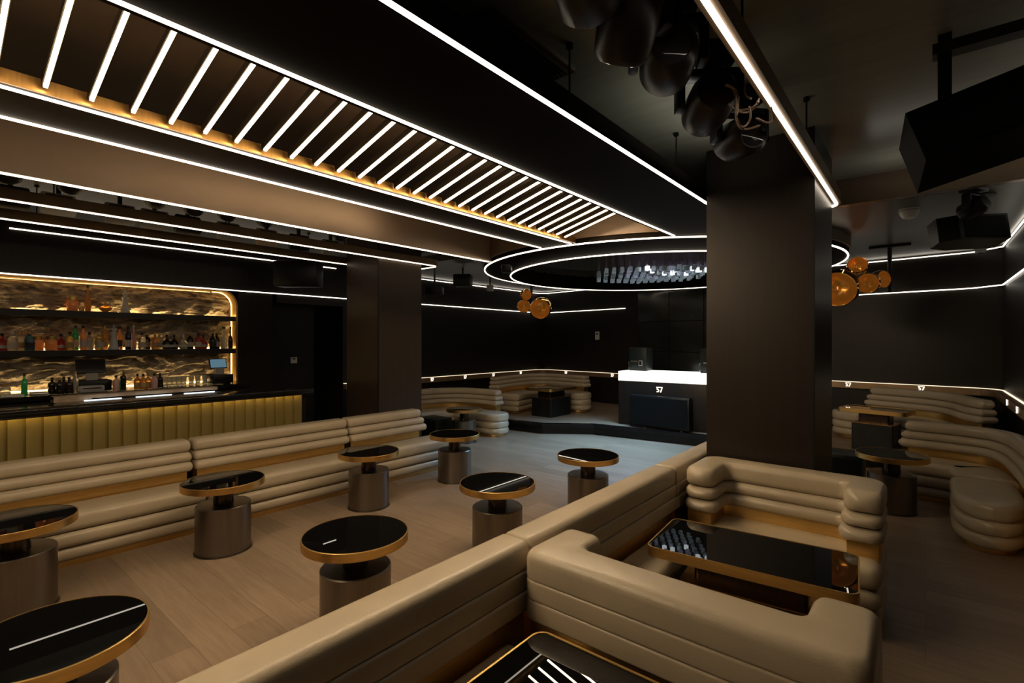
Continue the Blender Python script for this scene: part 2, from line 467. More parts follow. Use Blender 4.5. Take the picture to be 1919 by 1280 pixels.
# left wall: pieces round the bar niche and the door recess
NY1 = 3.03
struct('wall_left', box(B(), XL-0.6, XL, YB, 3.62, 2.33, ZN), 'wall')
struct('wall_left_pier', box(B(), XL-0.6, XL, NY1+0.03, 3.55, 0, 2.33), 'pillar')
struct('wall_left_recess', box(B(), XL-0.60, XL-0.42, 3.55, 4.75, 0, 2.33), 'wall')
struct('wall_left_lintel', box(B(), XL-0.6, XL, 3.62, 4.75, 2.2, ZN), 'wall')
struct('wall_left_far', box(B(), XL-0.6, XL, 4.75, 10.6, 0, ZN), 'wall')
# black slab painted for the darkness inside the open doorway
y0d, _ = onx(590, 640, XL-0.42); y1d = 4.72
dr = struct('door_shade_slab', box(B(), XL-0.419, XL-0.39, y0d, y1d, 0, 2.13), 'black_matt')

# stage along the far wall
edge = [(-7.9,7.15),(-6.4,6.98),(-5.73,6.92),(-5.1,6.97),(-4.63,7.31),(-4.37,7.48),(-3.53,7.57),(-2.87,7.64),(-1.2,7.72),(XR,7.75)]
ZS = 0.18
stg = thing('stage', 'low black edged stage with grey plank top along the far wall', 'stage', (-4.6,8.5,0))
poly = [(x,y) for x,y in edge]+[(XR, yfar(XR)-0.005),(XL+0.004, yfar(XL)-0.005)]
poly[0] = (XL+0.004, 7.13); poly[len(edge)-1] = (XR-0.004, 7.75); poly[len(edge)] = (XR-0.004, yfar(XR)-0.005)
obj('deck', prism(B(), [(x, y+(0.06 if i < len(edge) else 0)) for i,(x,y) in enumerate(poly)], 0.10, ZS), 'floor', stg)
pth = [(XL+0.01,7.13)]+edge[1:-1]+[(XR-0.01,7.75)]
obj('nosing', strip(B(), pth, -0.02, 0.08, 0.125, ZS+0.004), 'stage', stg)
obj('riser', strip(B(), pth, 0.03, 0.08, 0.0, 0.126), 'stage', stg)

# pillars
def pillar(x0,x1,y0,y1,z1, seam):
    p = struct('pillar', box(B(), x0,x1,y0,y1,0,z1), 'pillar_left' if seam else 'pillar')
    return p
PR = (-1.287,-0.575,3.88,4.69); PLm = (-6.27,-5.53,3.92,4.65)
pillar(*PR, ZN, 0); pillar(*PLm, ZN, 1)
bxo('trim_2', PR[1]-0.006, PR[1]+0.003, PR[2]-0.003, PR[2]+0.008, 0, ZN, 'black', kind='structure')
bxo('trim_3', PLm[1]-0.006, PLm[1]+0.003, PLm[2]-0.003, PLm[2]+0.008, 0, ZN, 'black', kind='structure')

# ------------------------------------------------------------------ ceiling: suspended panels and LED lines
D = ZL-CH
YE = 5.02
def yend(x):   # where a straight panel meets the drum
    return CY-math.sqrt(max(0.01, (RO+0.03)**2-(x-CX)**2))
def soffit(idx, xa, xb, z0=ZL, h=0.09, m='soffit'):
    bm = B(); ys = [YB, 0, 2, 3.5]
    N = 12; xs = [xa+(xb-xa)*k/N for k in range(N+1)]
    poly = [(x, yend(x)) for x in xs]
    prism(bm, [(xa,YB)]+[(xb,YB)]+poly[::-1], z0, z0+h)
    return struct('trim_%d' % idx, bm, m)
xA, xB = -1.335, -0.545
xC, xD, xE, xF = -1.82*D, -2.775*D, -3.15*D, -4.184*D
xG, xH = -4.985*D, -5.768*D
soffit(4, xC-0.03, xA+0.03)
soffit(5, xE-0.03, xD+0.03, h=0.035, m='ceil_brown')
# glossy bronze fascia below F
bm = B(); ye_ = yend(xF)+0.2
pr_ = [(xF-0.05,ZL),(xF,ZL),(xF+0.048,ZN),(xF-0.05,ZN)]
va = [bm.verts.new((x,YB,z)) for x,z in pr_]; vb = [bm.verts.new((x,ye_,z)) for x,z in pr_]
bm.faces.new(va); bm.faces.new(vb[::-1])
for k in range(4): bm.faces.new((va[k],vb[k],vb[(k+1)%4],va[(k+1)%4]))
struct('trim_6', bm, 'fascia')
# back wall of the slat recess, upstand beside the slats
bm = B(); box(bm, xD+0.03, xD+0.045, YB, yend(xD), ZL, ZL+0.06); struct('trim_7', bm, 'brass_dark')
bm = B(); box(bm, xC-0.05, xC-0.03, YB, yend(xC), ZL, ZN); struct('trim_8', bm, 'soffit')
# brown ceiling plate above the slats and fascia bay
bm = B(); box(bm, xF, xC-0.05, YB, 4.9, ZN-0.02, ZN); struct('ceiling_slat_bay', bm, 'ceil_brown')
# vertical closing plate between bays and drum
bm = B(); strip(bm, [(CX+(RO-0.0)*math.cos(R(a)), CY+(RO-0.0)*math.sin(R(a))) for a in range(180,361,5)], -0.03, 0.0, ZL+0.05, ZN); struct('trim_9', bm, 'brown_wood', 40)

def led(name_label, path, w, z, m='led', h=0.012, group='LED lines of the ceiling'):
    o = obj('mounted_led_strip', strip(B(), path, -w/2, w/2, z-h, z), m, smooth=False)
    return tag(o, name_label, 'light', group)
LW = 0.011
led('bright LED line along the right edge of the slatted ceiling bay', [(xC,YB),(xC,yend(xC)-0.02)], LW, ZL)
led('LED line below the lower ends of the glowing slats', [(xD,YB),(xD,yend(xD)-0.02)], LW*0.8, ZL)
led('LED line between slatted bay and bronze fascia', [(xE,YB),(xE,yend(xE)-0.02)], LW*0.9, ZL)
led('LED line along the bottom of the glossy bronze fascia', [(xF-0.02,YB),(xF-0.02,yend(xF)+0.0)], LW*0.8, ZL)

def racetrack(x0, x1, ye, ys, r):
    return fillet([(x1,ys),(x1,ye),(x0,ye),(x0,ys)], r, 10)
def light_ring(label, xa, xb, ye, w, m):
    t = thing('hanging_light_loop', label, 'light', ((xa+xb)/2, ye-1, ZL), 'suspended light loops round the pillars')
    p = racetrack(xa, xb, ye, YB, 0.10)
    obj('profile', strip(B(), p, -0.03, 0.03, ZL, ZL+0.085), 'frame', t, 40)
    obj('diffuser', strip(B(), p, -w/2, w/2, ZL-0.01, ZL), m, t, 40)
    for yy in (0.75, 2.05, 3.4):
        for xx in (xa, xb):
            bm = B(); cyl(bm, 0.005, ZL+0.085, ZN, 8, (xx,yy)); lathe(bm, [(0,ZN-0.02),(0.018,ZN-0.02),(0.018,ZN),(0,ZN)], 10, (xx,yy))
            obj('suspension_rod', bm, 'black', t)
    return t
light_ring('long suspended light loop around the right pillar', xA, xB, 4.80, 0.018, 'led_big')
light_ring('long suspended light loop around the left pillar', xH, xG, 4.93, 0.011, 'led')

# slats: tilted linear lights
y = 0.535-0.157*14; k = 0; first = None
while y < 4.60:
    if first is None:
        ang = math.atan(0.2675); x0s, x1s = xD+0.075, xC-0.06
        t = thing('hanging_light_bar', 'glowing slat', 'light', (x0s, y, ZL), 'glowing slats of the ceiling bay')
        ln = (x1s-x0s)/math.cos(ang)
        mx = Matrix.Translation((x0s,y,ZL+0.005))@Matrix.Rotation(-ang,4,'Y')
        obj('housing', box(B(), 0, ln, -0.012, 0.012, 0.012, 0.05, mx), 'soffit', t)
        obj('diffuser', box(B(), 0.015, ln, -0.0075, 0.0075, 0.0, 0.012, mx), 'led_slat', t)
        first = t; o = t
    else:
        o = dup(first, (first.location.x, y, ZL), '')
    o['label'] = 'tilted glowing slat light in the dark ceiling bay above the left seats'
    k += 1; y += 0.157

# ------------------------------------------------------------------ chandelier drum
dr = thing('chandelier_canopy', 'large round dark ceiling drum with two glowing rims', 'ceiling feature', (CX,CY,ZL))
bm = B(); lathe(bm, [(RO,ZF),(RO,ZL),(RI+0.02,ZL-0.08),(RI,ZL-0.08),(RI,ZF+0.02)], 96, (CX,CY)); obj('shell', bm, 'soffit', dr, 40)
bm = B(); lathe(bm, [(RO-0.020,ZL-0.003),(RO-0.020,ZL-0.014),(RO-0.003,ZL-0.012),(RO-0.003,ZL+0.002),(RO-0.020,ZL-0.003)], 120, (CX,CY)); obj('outer_rim_light', bm, 'led', dr, 40)
bm = B(); lathe(bm, [(RI+0.002,ZL-0.079),(RI+0.002,ZL-0.092),(RI+0.018,ZL-0.090),(RI+0.018,ZL-0.077),(RI+0.002,ZL-0.079)], 120, (CX,CY)); obj('inner_rim_light', bm, 'led', dr, 40)

ch = thing('chandelier', 'wide chandelier of hanging crystal blocks inside the round drum', 'chandelier', (CX,CY,2.6))
obj('mounting_plate', cyl(B(), 0.95, 3.25, 3.32, 48, (CX,CY)), 'dark_metal', ch)
pos = []
sp = 0.128
for i in range(-10, 11):
    for j in range(-12, 13):
        x = (i+(0.5 if j % 2 else 0))*sp; yy = j*sp*0.87
        if math.hypot(x, yy) < 0.86: pos.append((CX+x, CY+yy))
pos.sort(key=lambda p: p[0]*(-ST)+p[1]*CT)
random.seed(3)
def drop(bm_r, bm_c, x, yy, zb):
    cyl(bm_r, 0.006, zb+0.07, 3.25, 6, (x,yy)); lathe(bm_r, [(0,zb+0.07),(0.017,zb+0.075),(0.017,zb+0.15),(0.006,zb+0.17)], 8, (x,yy))
    box(bm_c, -0.024,0.024,-0.024,0.024,0,0.062, Matrix.Translation((x,yy,zb))@Matrix.Rotation(random.random()*1.5,4,'Z'))
rest_r, rest_c = B(), B()
near = pos[:98]
for i, (x, yy) in enumerate(pos):
    zb = 2.60+0.03*math.sin(3.1*(x-CX))*math.cos(2.7*(yy-CY))+random.uniform(-0.012,0.012)
    if i < 98:
        r_, c_ = B(), B(); drop(r_, c_, x, yy, zb)
        q_ = random.random()
        o = obj('crystal_drop', c_, 'crystal_lit' if q_ < 0.08 else ('crystal_b' if q_ < 0.35 else ('crystal_c' if q_ < 0.6 else 'crystal')), ch)
        obj('rod', r_, 'rod', o)
    else: drop(rest_r, rest_c, x, yy, zb)
o = obj('crystal_drops', rest_c, 'crystal', ch); o['kind'] = 'stuff'
o = obj('crystal_rods', rest_r, 'rod', ch); o['kind'] = 'stuff'

# ------------------------------------------------------------------ wall LED lines and rails
EJ = 0.74
zJ, zI = CH+EJ, CH+1.24
XLs = XL+0.012
def wl(label, path, z, w=0.013, m='led_wall'):
    o = obj('mounted_led_strip', strip(B(), path, 0, 0.014, z-w/2, z+w/2), m, smooth=False)
    return tag(o, label, 'light', 'LED lines of the walls')
def f_in(x, off=0.004): return (x, yfar(x)-off)
yi0, _ = onx(18,428,XL); yi1 = 4.62
yj1 = onx(652,560,XL)[0]
wl('upper LED line on the wall above the bar, partly behind a hung speaker', [(XL,yi1),(XL,yi0)], zI)
wl('LED line along the soffit edge above the lit bar niche', [(XL,4.9),(XL,YB)], zJ)
wl('upper LED line on the wall behind the corner sofas', fillet([f_in(-0.9),f_in(XL+0.02),(XL+0.002,5.3)],0.25,8), zI)
wl('lower LED line on the wall behind the corner sofas', fillet([f_in(-5.16),f_in(XL+0.02),(XL+0.002,5.3)],0.25,8), zJ)
wl('upper LED line on the right hand wall corner', [(XR-0.016,2.5)]+[(XR-0.016,yfar(XR)-0.3)]+[(XR-0.3,yfar(XR-0.3)-0.018)]+[f_in(-0.88)], zI)
wl('lower LED line on the right hand wall corner', [(XR-0.016,2.5)]+[(XR-0.016,yfar(XR)-0.3)]+[(XR-0.3,yfar(XR-0.3)-0.018)]+[f_in(-4.2)], zJ)

def logo57(bm, w, mx, dep=0.006):
    polys = [[(0,.84),(1.2,.84),(1.2,1),(0,1)], [(0.10,.56),(.28,.56),(.28,.76),(.10,.76)], [(1.0,.76),(1.19,.76),(.90,0),(.68,0)]]
    arc = [(.24+.31*math.cos(R(a)), .31+.31*math.sin(R(a))) for a in range(125,-131,-15)]
    arc2 = [(.24+.14*math.cos(R(a)), .31+.14*math.sin(R(a))) for a in range(-130,126,15)]
    polys.append(arc+arc2)
    s = w/1.2; vs = []
    for p in polys:
        a = [bm.verts.new(((x-.6)*s, 0, (y-.5)*s)) for x,y in p]; b = [bm.verts.new(((x-.6)*s, -dep, (y-.5)*s)) for x,y in p]
        vs += a+b; n = len(p)
        if n > 6:
            h = n//2
            for k in range(h-1):
                bm.faces.new((a[k],a[k+1],a[n-2-k],a[n-1-k])); bm.faces.new((b[k],b[n-1-k],b[n-2-k],b[k+1]))
        else: bm.faces.new(a); bm.faces.new(b[::-1])
        for k in range(n): bm.faces.new((a[k],b[k],b[(k+1)%n],a[(k+1)%n]))
    bmesh.ops.transform(bm, matrix=mx, verts=vs)
    return bm

def rail(label, path, z, marks):
    t = thing('wall_rail', label, 'rail', (path[0][0],path[0][1],z))
    obj('ledge', strip(B(), path, 0.0, 0.09, z-0.10, z-0.007), 'rail_bronze', t, 40)
    obj('glow_line', strip(B(), path, 0.0, 0.02, z-0.007, z), 'led_rail', t, 40)
    for (x, yv, yaw) in marks:
        obj('glowing_number', logo57(B(), 0.075, Matrix.Translation((x,yv,z-0.045))@Matrix.Rotation(yaw,4,'Z')), 'sign_glow', t)
ZR = 0.88
far_yaw = -math.atan(0.132)
ml = [(XL+0.095, onx(px,640,XL+0.09)[0], R(90)) for px in (810,872,925,976)]
def onfar(px, off):      # point of the far wall seen in column px
    d = ray(px, 640); # x*t, y*t ; y = 9.95-.132(x+5.2)-off
    t = (10.2-0.132*5.2-off)/(d.y+0.132*d.x); return d.x*t, d.y*t
ml += [(*onfar(px,0.095), far_yaw) for px in (1061,1148)]
rail('bronze dado rail with glowing 57 marks on the left and far wall', fillet([f_in(-4.3,0.001),f_in(XL+0.002,0.001),(XL+0.002,4.76)],0.25,8), ZR, ml)
ZR2 = 0.96
mr = [(*onfar(px,0.095), far_yaw) for px in (1590,1727)]+[(XR-0.095, onx(1889,640,XR-0.09)[0], R(-90)), (XR-0.095, onx(1908,640,XR-0.09)[0], R(-90))]
rail('bronze dado rail with glowing 57 marks in the right hand corner', fillet([(XR-0.002,4.0),(XR-0.002,yfar(XR)-0.002),f_in(-2.6,0.001)],0.3,8), ZR2, mr)

# ------------------------------------------------------------------ sofas
def sofa(label, back, seat, depth, bd=0.2, zb=0.0, ztop=0.735, group=None, er=0.05, seat_er=(0,0), two_sided=False, back_er=(0,0),
         step=(0.0,0.03,0.055), seat_end=0.04, name='sofa', seat_b=None, outline=None, ext=(1,1), rear=False, rear_r=0.012):
    c = sample(back, [plen(back)/2])[0]
    t = thing(name, label, 'sofa', (c.x, c.y, zb), group)
    zs = 0.385
    g = [(0.625,ztop),(0.545,0.627),(0.462,0.547)]
    for k in range(3):
        e = step[k]*0.9
        rb_ = (0.042, rear_r) if k == 0 else rear_r
        if outline:
            bm = B(); roll2(bm, extend(outline[0], e, e), extend(outline[1], e, e), step[k], 0.0, zb+g[k][0], zb+g[k][1], 0.040, rb_, er)
            obj('back_roll', bm, 'leather', t, 60); continue
        if two_sided:
            bm = B(); roll(bm, back, -bd-step[k], step[k], zb+g[k][0], zb+g[k][1], rb_, er, back_er, rear=rb_)
            obj('back_roll', bm, 'leather', t, 60); continue
        bm = B(); roll(bm, extend(back, e*ext[0], e*ext[1]), -bd, step[k], zb+g[k][0], zb+g[k][1], 0.040 if k else 0.045, er, back_er)
        obj('back_roll', bm, 'leather', t, 60)
    if outline:
        bm = B(); roll2(bm, extend(outline[0], -0.03, -0.03), extend(outline[1], -0.03, -0.03), -0.02, -0.02, zb+0.36, zb+0.47, 0.004, 0.004, 0.005); obj('back_band', bm, 'brass', t, 40)
    else: obj('back_band', strip(B(), extend(back, -0.03, -0.03), -bd+0.03, -0.02, zb+0.0, zb+0.47), 'brass', t, 40)
    if rear: obj('gap_dark_backing', strip(B(), back, -bd+0.005, -bd+0.025, zb+0.0, zb+0.60), 'black', t)  # black sheet added behind so the gaps between sofas look shaded
    for sg, pth in (((1, seat),(-1, seat_b)) if two_sided else ((1, seat),)):
        if not pth: continue
        hs = [(0.252,zs),(0.142,0.253),(0.042,0.143)]
        for k in range(3):
            a, b = (-bd if outline else -0.015), depth
            if two_sided and sg == -1: a, b = -bd-depth, -bd+0.015
            ins = (0.0,0.0,0.012)[k]
            bm = B(); roll(bm, pth, a, b-ins if sg == 1 else b, zb+hs[k][0], zb+hs[k][1], 0.048, seat_end, seat_er)
            obj('seat_roll', bm, 'leather', t, 60)
        a, b = ((-bd+0.04 if outline else -0.01), depth-0.055) if sg == 1 else (-bd-depth+0.055, -bd+0.01)
        bm = B(); roll(bm, extend(pth,-0.06,-0.06), a, b, zb+0.0, zb+0.06, 0.004, 0.005, tuple(max(0,s-0.05) for s in seat_er)); obj('plinth', bm, 'brass', t, 40)
    return t

# left row: reference line = band face x=-4.98, facing +x (path runs toward the camera)
for (ya, yb, lab, se) in ((1.585,-1.9,'nearest taupe channelled sofa of the left row in front of the bar',(0,0)),
                      (3.13,1.605,'middle taupe channelled sofa of the left row, between two narrow gaps',(0,0)),
                      (4.20,3.15,'farthest taupe channelled sofa of the left row, ending beside the left pillar',(0,0))):
    back = [(-4.985,ya),(-4.985,yb)]
    far = ya > 4
    sofa(lab, back, [(-4.985,ya+(0.15 if far else 0.0)),(-4.985,yb)], 0.35, bd=0.2, ztop=0.73, er=0.03, seat_end=0.012, step=(0.0,0.03,0.055), group='channelled sofas in front of the bar', ext=(1,0) if far else (0,0), rear=True)

# spine: double sided bench
sp_lab = ['nearest section of the long double sided bench back at the bottom of the photo',
          'middle section of the long double sided bench, beside the black booth table',
          'far section of the long double sided bench, running along the right pillar']
for (ya, yb, lab, sr) in ((1.714,-1.2,sp_lab[0],(1.55,-1.0)),(3.334,1.720,sp_lab[1],(3.24,2.2)),(4.45,3.340,sp_lab[2],None)):
    back = [(-1.31,ya),(-1.31,yb)]
    sofa(lab, back, [(-1.31,sr[0]),(-1.31,sr[1])] if sr else None, 0.27, bd=0.175, two_sided=True, er=0.02, seat_end=0.02, step=(0.0,0.008,0.016),
         seat_b=[(-1.31,ya),(-1.31,yb)], name='double_sided_bench', ztop=0.74)
# far and near booth sofas with curled ends
def ushape(xl, xr, yr, yi, yl, yrt, w, ri, ro):
    # right tip -> back -> left tip, inside to the left of the travel direction
    return (fillet([(xr-w,yrt),(xr-w,yi),(xl+w,yi),(xl+w,yl)], ri, 8), fillet([(xr,yrt),(xr,yr),(xl,yr),(xl,yl)], ro, 8))
ol = ushape(-1.265,-0.175,3.83,3.64,3.34,3.40,0.195,0.05,0.11)
sofa('booth sofa with curled ends in front of the right pillar, facing the near table', ol[0], [(-0.178,3.64),(-1.262,3.64)], 0.36, bd=0.19, ztop=0.755, er=0.085, seat_end=0.06, step=(0.0,0.012,0.024), outline=ol, rear_r=0.036)
xl_, xr_ = -1.288, -0.105
ol = (fillet([(xl_+0.19,1.99),(xl_+0.19,1.80),(xr_-0.19,1.80),(xr_-0.19,2.02)], 0.05, 8), fillet([(xl_,1.99),(xl_,1.612),(xr_,1.612),(xr_,2.02)], 0.06, 8))
sofa('booth sofa seen from behind in the foreground, curled ends pointing away', ol[0], [(-1.28,1.80),(-0.112,1.80)], 0.33, bd=0.19, ztop=0.74, er=0.07, seat_end=0.06, step=(0.0,0.012,0.024), outline=ol)

# curved sofas
def curve(pts): return smooth_pts(pts, 4)
L5 = curve([(-5.85,6.62),(-6.2,6.64),(-6.75,6.55),(-7.0,6.0),(-7.1,5.35)])
sofa('curved taupe sofa behind the left pillar, its rounded end on the dance floor', L5, extend(L5,0.42,0.0), 0.45, bd=0.17, seat_er=(0.22,0), ztop=0.735)
P1 = curve([(-5.45,8.93),(-5.9,9.0),(-6.7,9.1),(-6.72,8.2),(-6.56,7.45)])
sofa('curved corner sofa on the left of the stage', P1, extend(P1,0.30,0.0), 0.48, bd=0.18, zb=ZS+0.006, seat_er=(0.24,0), ztop=0.70)
Q2 = curve([(0.50,7.9),(0.36,8.15),(0.22,8.75),(-0.25,9.0),(-0.66,9.17)])
sofa('curved sofa on the stage in the right hand corner', Q2, extend(Q2,0.0,0.35), 0.5, bd=0.16, zb=ZS+0.006, seat_er=(0,0.25), er=0.06)
Q1 = curve([(0.625,4.2),(0.625,5.9),(0.56,6.75),(0.27,6.87),(-0.18,6.92)])
Q1s = curve([(0.62,6.12),(0.60,6.4),(0.56,6.75),(0.27,6.87),(-0.32,6.93)])
sofa('curved sofa against the right wall, nearer than the stage', Q1, Q1s, 0.42, bd=0.16, seat_er=(0,0.2), er=0.06)

# padded chaise in front of the right hand sofa
t = thing('chaise_seat', 'broad padded chaise lobe at the right edge, joined to the curved sofa', 'seat', (0.385,5.6,0))
cp = [(0.33+0.17, 5.28),(0.33+0.17, 6.04)]
for k,(z0,z1) in enumerate(((0.252,0.385),(0.142,0.253),(0.042,0.143))):
    obj('seat_roll', roll(B(), [(0.385,5.13),(0.385,6.06)], -0.22, 0.22, z0, z1, 0.05, 0.05, (0.36,0.08)), 'leather', t, 60)
obj('plinth', roll(B(), [(0.385,5.2),(0.385,6.0)], -0.16, 0.16, 0, 0.06, 0.004, 0.005, (0.24,0)), 'brass', t, 40)

# ------------------------------------------------------------------ tables
def round_table(loc, label):
    t = thing('round_table', label, 'table', loc, 'round black glass tables')
    c = loc[:2]; zt, rt, rp = 0.536, 0.286, 0.19
    obj('table_top', lathe(B(), [(0,zt-0.03),(rt-0.007,zt-0.03),(rt-0.007,zt-0.001),(0,zt-0.001)], 64, c), 'glass_black', t, 40)
    obj('rim', lathe(B(), [(rt-0.03,zt-0.046),(rt,zt-0.046),(rt,zt-0.001),(rt-0.002,zt+0.001),(rt-0.007,zt+0.001),(rt-0.007,zt-0.03),(rt-0.03,zt-0.046)], 64, c), 'brass', t, 40)
    obj('neck', lathe(B(), [(0,0.35),(0.07,0.35),(0.07,zt-0.03),(0,zt-0.03)], 36, c), 'bronze_neck', t, 40)
    obj('pedestal', lathe(B(), [(0,0.006),(rp-0.004,0.006),(rp-0.004,0.012),(rp,0.016),(rp,0.349),(rp-0.006,0.355),(0,0.355)], 56, c), 'bronze', t, 30)
    obj('foot_plate', lathe(B(), [(0,0),(rp+0.010,0),(rp+0.010,0.006),(0,0.006)], 48, c), 'bronze', t, 40)
    return t
tabs = [((-4.18,0.40,0),'round black table cut by the left edge, beside the nearest left sofa'),
        ((-4.172,1.544,0),'round black table reflecting the bar niche, beside the first sofa gap'),
        ((-4.177,2.853,0),'round black table beside the second gap of the left sofas'),
        ((-4.20,4.025,0),'round black table beside the far end of the left sofa row'),
        ((-2.44,0.33,0),'round black table in the bottom left corner of the photo'),
        ((-2.442,1.584,0),'round black table in the middle with one white line reflected'),
        ((-2.50,2.843,0),'round black table reflecting a copper lamp, behind the long bench'),
        ((-2.445,4.07,0),'round black table nearest the stage, alone on the dance floor side'),
        ((-5.67,5.64,0),'round table behind the left pillar beside the curved sofa'),
        ((-0.25,5.95,0),'round table right of the right pillar, beside a dark box')]
rt0 = None
for loc, lab in tabs:
    if rt0 is None: rt0 = round_table(loc, lab)
    else: dup(rt0, loc, lab)

def rect_table(label, cx, cy, w, d, rot, zb=0.0, base=(0.72,0.30), neck=(0.52,0.14)):
    t = thing('rectangular_table', label, 'table', (cx,cy,zb), 'rectangular black glass tables')
    zt = zb+0.536
    obj('table_top', prism(B(), rrect(cx,cy,w-0.014,d-0.014,0.045,rot), zt-0.03, zt-0.001), 'glass_black', t, 40)
    bm = B(); pts = rrect(cx,cy,w,d,0.05,rot); pin = rrect(cx,cy,w-0.014,d-0.014,0.045,rot); n = len(pts)
    a = [bm.verts.new((x,y,zt-0.05)) for x,y in pts]; b = [bm.verts.new((x,y,zt+0.001)) for x,y in pts]
    c = [bm.verts.new((x,y,zt+0.001)) for x,y in pin]; e = [bm.verts.new((x,y,zt-0.05)) for x,y in pin]
    for k in range(n):
        j = (k+1) % n
        bm.faces.new((a[k],a[j],b[j],b[k])); bm.faces.new((b[k],b[j],c[j],c[k])); bm.faces.new((e[k],c[k],c[j],e[j])); bm.faces.new((a[k],e[k],e[j],a[j]))
    obj('rim', bm, 'brass', t, 40)
    obj('neck', prism(B(), rrect(cx,cy,neck[0],neck[1],0.02,rot), zb+0.35, zt-0.03), 'bronze_neck', t)
    obj('pedestal', prism(B(), rrect(cx,cy,base[0],base[1],0.02,rot), zb, zb+0.345), 'dark_metal', t)
    obj('pedestal_trim', prism(B(), rrect(cx,cy,base[0]+0.006,base[1]+0.006,0.02,rot), zb+0.345, zb+0.352), 'brass_dark', t)
    return t
rect_table('rectangular black glass table between the two booth sofas', -0.69, 2.735, 0.92, 0.50, R(5), 0.0, (0.64,0.28))
rect_table('rectangular black table at the bottom edge behind the long bench', -0.63, 1.23, 0.94, 0.52, R(0))
rect_table('rectangular table on the left of the stage before the corner sofa', -5.58, 7.93, 0.62, 0.9, 0, ZS+0.006, (0.46,0.68), (0.30,0.5))
rect_table('rectangular table on the stage in the right hand corner', -0.50, 8.08, 0.75, 0.48, R(-12), ZS+0.006, (0.46,0.34), (0.34,0.2))

# dark boxes: subwoofers
def subwoofer(label, x0,x1,y0,y1,z0,z1, m='teal_black'):
    t = thing('subwoofer', label, 'speaker', ((x0+x1)/2,(y0+y1)/2,z0), 'black subwoofer boxes')
    obj('cabinet', box(B(), x0,x1,y0,y1,z0,z1, None, 0.012), m, t, 35)
    obj('grille', box(B(), x0+0.03,x1-0.03,y0-0.008,y0+0.004,z0+0.04,z1-0.04), 'grille', t)
    return t
subwoofer('black cabinet on the floor behind the left pillar', -6.42,-5.95,5.30,5.65,0,0.36)
subwoofer('low black box right of the right pillar', -0.84,-0.48,6.05,6.40,0,0.45)

# ------------------------------------------------------------------ DJ booth
bt = thing('disc_jockey_booth', 'dark booth with glowing white top band and number 57', 'booth', (-3.2,7.95,ZS))
rb = R(3.0)
mb = Matrix.Translation((-4.08,7.80,ZS+0.006))@Matrix.Rotation(rb,4,'Z')
obj('body', box(B(), 0, 2.1, 0, 0.6, 0, 0.745, mb, 0.01), 'wall', bt, 35)
obj('light_band', box(B(), 0, 2.1, -0.005, 0.6, 0.745, 0.905, mb), 'booth_glow', bt)
obj('glowing_number', logo57(B(), 0.105, mb@Matrix.Translation((0.725,-0.004,0.625))), 'sign_glow', bt)
bs = thing('stage_speaker', 'long black speaker cabinet standing before the booth front', 'speaker', (-3.3,7.7,ZS))
mbs = Matrix.Translation((-3.80,7.655,ZS+0.006))@Matrix.Rotation(R(1.5),4,'Z')
obj('cabinet', box(B(), 0, 0.99, 0, 0.13, 0.015, 0.53, mbs, 0.012), 'black', bs, 35)
obj('grille', box(B(), 0.03, 0.96, -0.01, 0.004, 0.05, 0.50, mbs), 'grille', bs)
for fx in (0.25, 0.85): obj('foot', cyl(B(), 0.02, 0, 0.02, 12, (fx,0.05), mbs), 'steel', bs)

def console(label, x0, w, hgt):
    t = thing('player_console', label, 'audio gear', (x0,8,ZS+0.905), 'consoles on the booth')
    obj('case', box(B(), x0, x0+w, 0.25, 0.55, 0.905, 0.905+hgt, mb, 0.012), 'teal_black', t, 35)
    obj('display', box(B(), x0+w*0.58, x0+w*0.78, 0.243, 0.252, 0.905+hgt*0.22, 0.905+hgt*0.45, mb), 'grey', t)
    obj('display_glass', box(B(), x0+w*0.61, x0+w*0.75, 0.238, 0.246, 0.905+hgt*0.25, 0.905+hgt*0.42, mb), 'black', t)
    obj('knob_row', box(B(), x0+w*0.12, x0+w*0.5, 0.243, 0.252, 0.905+hgt*0.38, 0.905+hgt*0.44, mb), 'steel', t)
    obj('handle', tube(B(), [mb@Vector(p) for p in ((x0-0.012,0.35,0.93),(x0-0.04,0.35,0.94),(x0-0.04,0.35,1.05),(x0-0.012,0.35,1.06))], 0.006), 'steel', t)
console('black console with small display at the left end of the booth', 0.08, 0.32, 0.40)
console('black console on the booth beside the right pillar', 1.30, 0.45, 0.40)

lw = thing('video_screen', 'tall black video wall panels behind the booth', 'screen', (-3.4,9.3,ZS))
yw = 9.2
ml_ = Matrix.Translation((*onfar(1196,0.45),ZS+0.004))@Matrix.Rotation(far_yaw,4,'Z')
obj('frame', box(B(), 0, 2.9, 0.0, 0.12, 0, 2.42, ml_), 'black', lw)
for i in range(4):
    for j in range(4):
        obj('screen_module', box(B(), 0.02+i*0.715, 0.02+i*0.715+0.70, -0.03, 0.0, 0.02+j*0.60, 0.02+j*0.60+0.585, ml_), 'ledwall', lw)

# switch plates
def plate(label, mx, w, h, cat='switch', name='wall_switch'):
    t = thing(name, label, cat, tuple(mx.translation))
    obj('plate', box(B(), -w/2,w/2,-0.012,0,-h/2,h/2, mx, 0.004), 'white', t, 35)
    obj('display', box(B(), -w*0.22,w*0.22,-0.015,-0.011,h*0.12,h*0.32, mx), 'black', t)
x_, y_ = onfar(1120, 0.0)
tt = x_/ray(1120,640).x
plate('white switch plate on the dark far wall left of the booth', Matrix.Translation((x_,y_,CH+(640-629)/F*tt))@Matrix.Rotation(far_yaw,4,'Z'), 0.12, 0.19)
y_, z_ = onx(551,675,XL-0.42)
plate('small white thermostat on the dark wall right of the bar', Matrix.Translation((XL-0.42,y_,z_))@Matrix.Rotation(R(90),4,'Z'), 0.11, 0.10, 'thermostat', 'mounted_thermostat')

